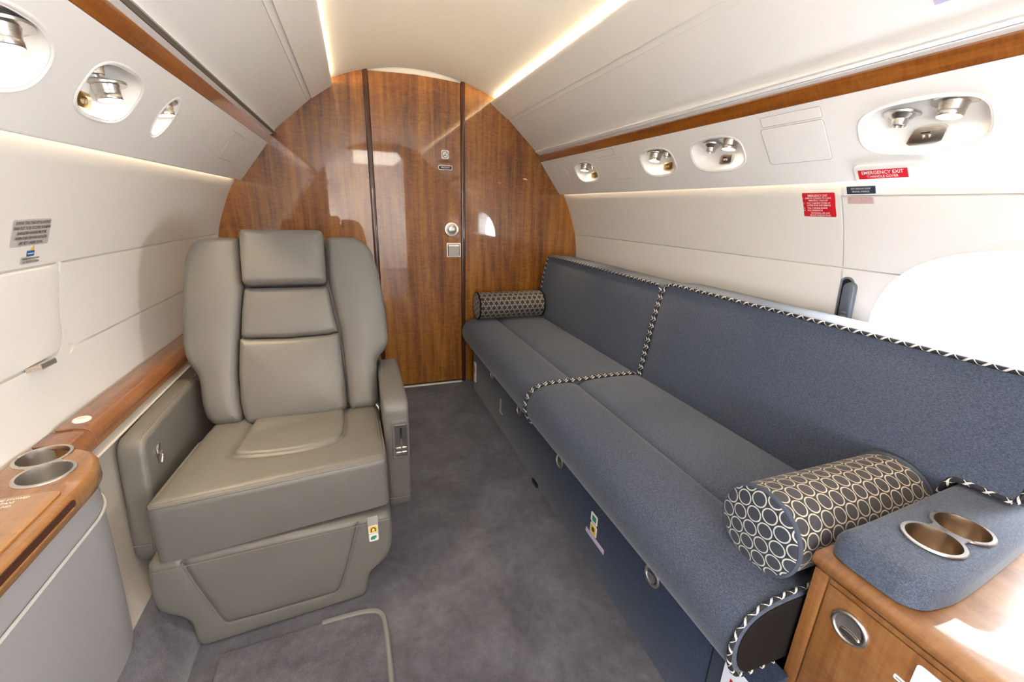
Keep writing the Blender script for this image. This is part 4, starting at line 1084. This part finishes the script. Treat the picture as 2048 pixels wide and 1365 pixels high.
lb = obj('belt_label', FS.plate(.022, .07, .001, .002), 'paper', SO, label='narrow pale label'); obj('label_strip', FS.plate(.055, .012, .001, .001, .012, -.042, h0=.0), 'paper', lb)
FS = FB(.982, .165)
lb = obj('belt_label', FS.plate(.040, .040, .0012, .006, 0, -.008), 'whiteink', SO, label='yellow and green seat label with pale strip')
obj('label_face', FS.plate(.030, .030, .0008, .004, 0, -.008, h0=.0012), 'yellow', lb)
obj('label_symbol', lathe([(.008, 0), (.008, .001), (.0045, .001), (.0045, 0)], FS.p(0, -.007, .002), FS.n, 20), 'ink', lb)
obj('label_face', FS.plate(.040, .036, .0012, .006, -.002, .034), 'whiteink', lb); obj('label_symbol', FS.plate(.024, .020, .0008, .003, 0, .034, h0=.0012), 'green', lb)
obj('label_strip', FS.plate(.115, .018, .001, .001, .012, -.040), 'lilac', lb)
obj('floor_bolt', rbox(.286, .297, 1.43, 1.485, .0, .018, .004, 2), 'black', SO)
FS = FB(.416, .226)
sgn = obj('base_sign', FS.plate(.066, .11, .0016, .008), 'white_sign', SO, label='white sign with red lettering cut by the lower edge')
obj('lettering', FS.text('N', .055, .004, -.004, .0022, bold=.012), 'redink', sgn, recalc=False)

# ------------------------------------------------------------------ bolsters
def bolster(x0, x1, yc, zc, R, label, spin=0):
    rt = thing('bolster_pillow', label, 'bolster pillow', ((x0 + x1) / 2, yc, zc - R), 'ring-patterned bolster pillows')
    n = 48; prof = [(x0, R * .985), (x0 + .012, R)] + [(x0 + .012 + (x1 - x0 - .024) * i / 10, R) for i in range(1, 10)] + [(x1 - .012, R), (x1, R * .97)]
    bm = bmesh.new(); ul = bm.loops.layers.uv.verify(); vs = []
    for x, r in prof: vs.append([bm.verts.new((x, yc + r * math.cos(2 * PI * k / n), zc + r * math.sin(2 * PI * k / n))) for k in range(n)])
    circ = 2 * PI * R; rows = round(circ / (2 * .0355 * .86)); sc = rows * 2 * .0355 * .86
    for i in range(len(prof) - 1):
        for k in range(n):
            f = bm.faces.new((vs[i][k], vs[i + 1][k], vs[i + 1][(k + 1) % n], vs[i][(k + 1) % n]))
            for lp, (a, b) in zip(f.loops, ((i, k), (i + 1, k), (i + 1, k + 1), (i, k + 1))): lp[ul].uv = (prof[a][0] - x0, b / n * sc)
    obj('cover', bm, 'ring', rt)
    for xe, sg in ((x0, -1), (x1, 1)):
        bm = bmesh.new(); ul = bm.loops.layers.uv.verify(); rr_ = [R * .985 * q for q in (1, .93, .8, .6, .4, .2)]; vv = []
        for r in rr_:
            h = .014 * math.sqrt(max(0, 1 - (r / R) ** 2)); vv.append([bm.verts.new((xe + sg * h, yc + r * math.cos(2 * PI * k / n), zc + r * math.sin(2 * PI * k / n))) for k in range(n)])
        cvt = bm.verts.new((xe + sg * .014, yc, zc)); vv.append([cvt] * n)
        for i in range(len(rr_)):
            for k in range(n):
                j = (k + 1) % n
                q = (vv[i][k], vv[i][j], vv[i + 1][j], vv[i + 1][k]) if i < len(rr_) - 1 else (vv[i][k], vv[i][j], cvt)
                f = bm.faces.new(q)
                for lp in f.loops:
                    a, b = lp.vert.co.y - yc + .2, lp.vert.co.z - zc + .2
                    c_, s_ = math.cos(.5), math.sin(.5); lp[ul].uv = (a * c_ - b * s_, a * s_ + b * c_)
        obj('end_panel', bm, 'ring_end' if sg < 0 and yc < 1 else 'ring', rt)
        obj('welt', tube([(xe - sg * .001, yc + R * .99 * math.cos(t), zc + R * .99 * math.sin(t)) for t in np.linspace(0, 2 * PI, 49)[:-1]], .0048, 8, closed=True), 'pipe' if yc < 1 else 'sofa_end', rt)
    return rt
bolster(.372, .785, .500, .5475, .0895, 'large near bolster pillow with cream rings leaning by the armrest')
bolster(.330, .775, 2.592, .562, .086, 'far bolster pillow with cream rings against the wood bulkhead')

# ------------------------------------------------------------------ armrest cushion and cabinet at lower right
CB = thing('side_cabinet', 'glossy brown wood cabinet at the near end of the sofa', 'cabinet', (.7, .15, 0))
CX, CT, CE = .392, .578, .398
obj('cabinet_body', rbox(CX + .004, 1.0, -.10, CE - .004, .0, .548, .001, 1), 'wood_cab', CB)
topP = [(CX - .004, .552), (CX - .008, .558), (CX - .009, .566), (CX - .005, .574), (CX + .004, .579), (CX + .02, .5805), (1.058, .5805), (1.056, .552), (.9, .549), (CX + .01, .549)]
obj('cabinet_top', rext(topP, -.10, CE + .002, .004, 3), 'wood_top', CB)
obj('door_stile', rbox(CX - .001, CX + .01, CE - .030, CE - .005, .0, .547, .0015, 2), 'wood_cab', CB)
dr = obj('cabinet_door', rbox(CX - .001, CX + .01, -.10, CE - .033, .0, .534, .0015, 2), 'wood_cab', CB)
obj('door_rail', rbox(CX - .001, CX + .01, -.10, CE - .033, .536, .547, .0015, 2), 'wood_cab', CB)
FC = Fr((CX - .001, .312, .481), (0, -1, 0), (0, 0, 1))
FC = Fr((CX - .001, .3155, .484), (0, -1, 0), (0, 0, 1))
la = obj('flush_latch', lathe([(.0295, -.001), (.030, .003), (.0275, .0055), (.0235, .0055), (.0225, .002), (.0220, -.001)], FC.o, (-1, 0, 0), 44, cap=False), 'steel', dr, label='oval flush steel latch', recalc=False)
obj('latch_dish', lathe([(.0223, .0015), (.018, .0005), (.001, .0)], FC.o, (-1, 0, 0), 36, cap=False), 'chrome', la, recalc=False)
obj('latch_lip', rings_loft([[FC.p(a, b, h) for a, b in oval(.002, -.012, .015, .006, 2, 20)] for h in (.001, .004)]), 'steel_d', la)
FC2 = Fr((CX - .001, .196, .483), (0, -1, 0), (0, 0, 1))
sk = obj('sticker', FC2.plate(.058, .078, .0008, .006), 'white_sign', dr, label='white sticker with red dot')
obj('red_dot', lathe([(.013, 0), (.013, .0006), (.0005, .0006)], FC2.p(.003, .014, .0009), FC2.n, 28), 'red', sk)
FC3 = Fr((CX - .001, .216, .470), (0, -1, 0), (0, 0, 1))
pn = obj('label_strip', FC3.plate(.056, .0085, .001, .002, .0, 0), 'white', dr, label='narrow pale label strip')
obj('strip_line', FC3.plate(.05, .0022, .0004, .0005, .0, 0, h0=.001), 'slot_l', pn)
# armrest
AR = thing('armrest_cushion', 'blue-grey padded armrest with double cup holder on the wood cabinet', 'armrest', (.68, .33, .582))
ao = [(.416, .391), (.402, .365), (.401, .275), (.424, .250), (.49, .243), (.58, .250), (.77, .270), (.97, .292), (.97, .420), (.82, .411), (.49, .391)]
ao = [tuple(q)[:2] for q in smooth_path([Vector((*p, 0)) for p in resample([Vector((*p, 0)) for p in ao], .03, True)], 2, True)]
CUP2 = [(.548, .3145), (.637, .3155)]
ac = cushion(ao, .047, .020, lambda x, y, h: Vector((x, y, .5825 + h)), g=.02, bulge=.004, BL=.05, holes=[oval(*c, .0395, .0395, 2, 36) for c in CUP2])
obj('armrest_pad', ac, 'sofa', AR)

cup_unit(AR, CUP2, .6338, .0385, .586, cupmat='steel_refl', ringmat='steel')

# ------------------------------------------------------------------ aft cabin furniture is not built: only its shell is glimpsed in reflections
# ------------------------------------------------------------------ lights
def area(name, loc, rot, sx, sy, power, col=(1, 1, 1), portal=False, spread=PI):
    l = bpy.data.lights.new(name, 'AREA'); l.shape = 'RECTANGLE'; l.size = sx; l.size_y = sy; l.energy = power; l.color = col; l.spread = spread
    o = bpy.data.objects.new(name, l); COL.objects.link(o); o.location = loc; o.rotation_euler = rot
    if portal: l.cycles.is_portal = True
    return o
def look(o, d): o.rotation_euler = Vector(d).to_track_quat('-Z', 'Y').to_euler()
for i, (p, d, s) in enumerate(LAMPS):
    l = bpy.data.lights.new('reading_lamp_light', 'SPOT'); l.energy = 6.0; l.color = (1, .74, .45); l.spot_size = math.radians(66); l.spot_blend = .8; l.shadow_soft_size = .018
    o = bpy.data.objects.new('reading_lamp_light', l); COL.objects.link(o); o.location = p; look(o, d)
CLEN = YF - YB - .12
obj('ceiling_light', rbox(-.33, .33, YR + .3, YB - .25, 1.83, 1.834), 'aft_fill', None, 'added glowing fill panel in the ceiling of the cabin behind the doorway', 'fill light')  # unseen glowing panel, added to brighten the cabin through the doorway
for s in (-1, 1):
    o = area('cove_light', (s * .497, (YF + YB) / 2, 1.777), (0, 0, 0), CLEN, .02, 4.2, (1, .80, .50)); look(o, (-s, 0, .18))
    o = area('wall_wash_light', (s * .938, (YF + YB) / 2, 1.291), (0, 0, 0), .008, CLEN, .25 if s > 0 else .3, (1, .76, .46))
for s, cs_ in ((1, RWIN + AWIN), (-1, LWIN + AWIN)):
    for c in cs_:
        o = area('window_portal', (s * 1.155, c[0], c[1]), (0, 0, 0), .66, .46, 1, portal=True); look(o, (-s, 0, 0))
# ------------------------------------------------------------------ daylight
w = bpy.data.worlds.new('daylight'); SC.world = w; w.use_nodes = True; nt = w.node_tree
bg = nt.nodes['Background']; bg.inputs[0].default_value = (.90, .95, 1.0, 1); bg.inputs[1].default_value = 23.0

# ------------------------------------------------------------------ camera
R = [(0.94126595, -0.33629058, 0.03044774), (-0.07345785, -0.29194583, -0.95360976), (0.32957907, 0.89536377, -0.29950185)]
cam = bpy.data.cameras.new('camera'); co = bpy.data.objects.new('camera', cam); COL.objects.link(co)
cam.sensor_width = 36; cam.lens = 841.81 / 2048 * 36; cam.clip_start = .01; cam.clip_end = 60
r, u, b = Vector(R[0]), -Vector(R[1]), -Vector(R[2])
co.matrix_world = Matrix(((r.x, u.x, b.x, -.375), (r.y, u.y, b.y, 0), (r.z, u.z, b.z, 1.17), (0, 0, 0, 1)))
SC.camera = co
vs = SC.view_settings; vs.view_transform = 'Standard'; vs.look = 'None'; vs.gamma = 1; vs.exposure = 1.18; vs.use_curve_mapping = False
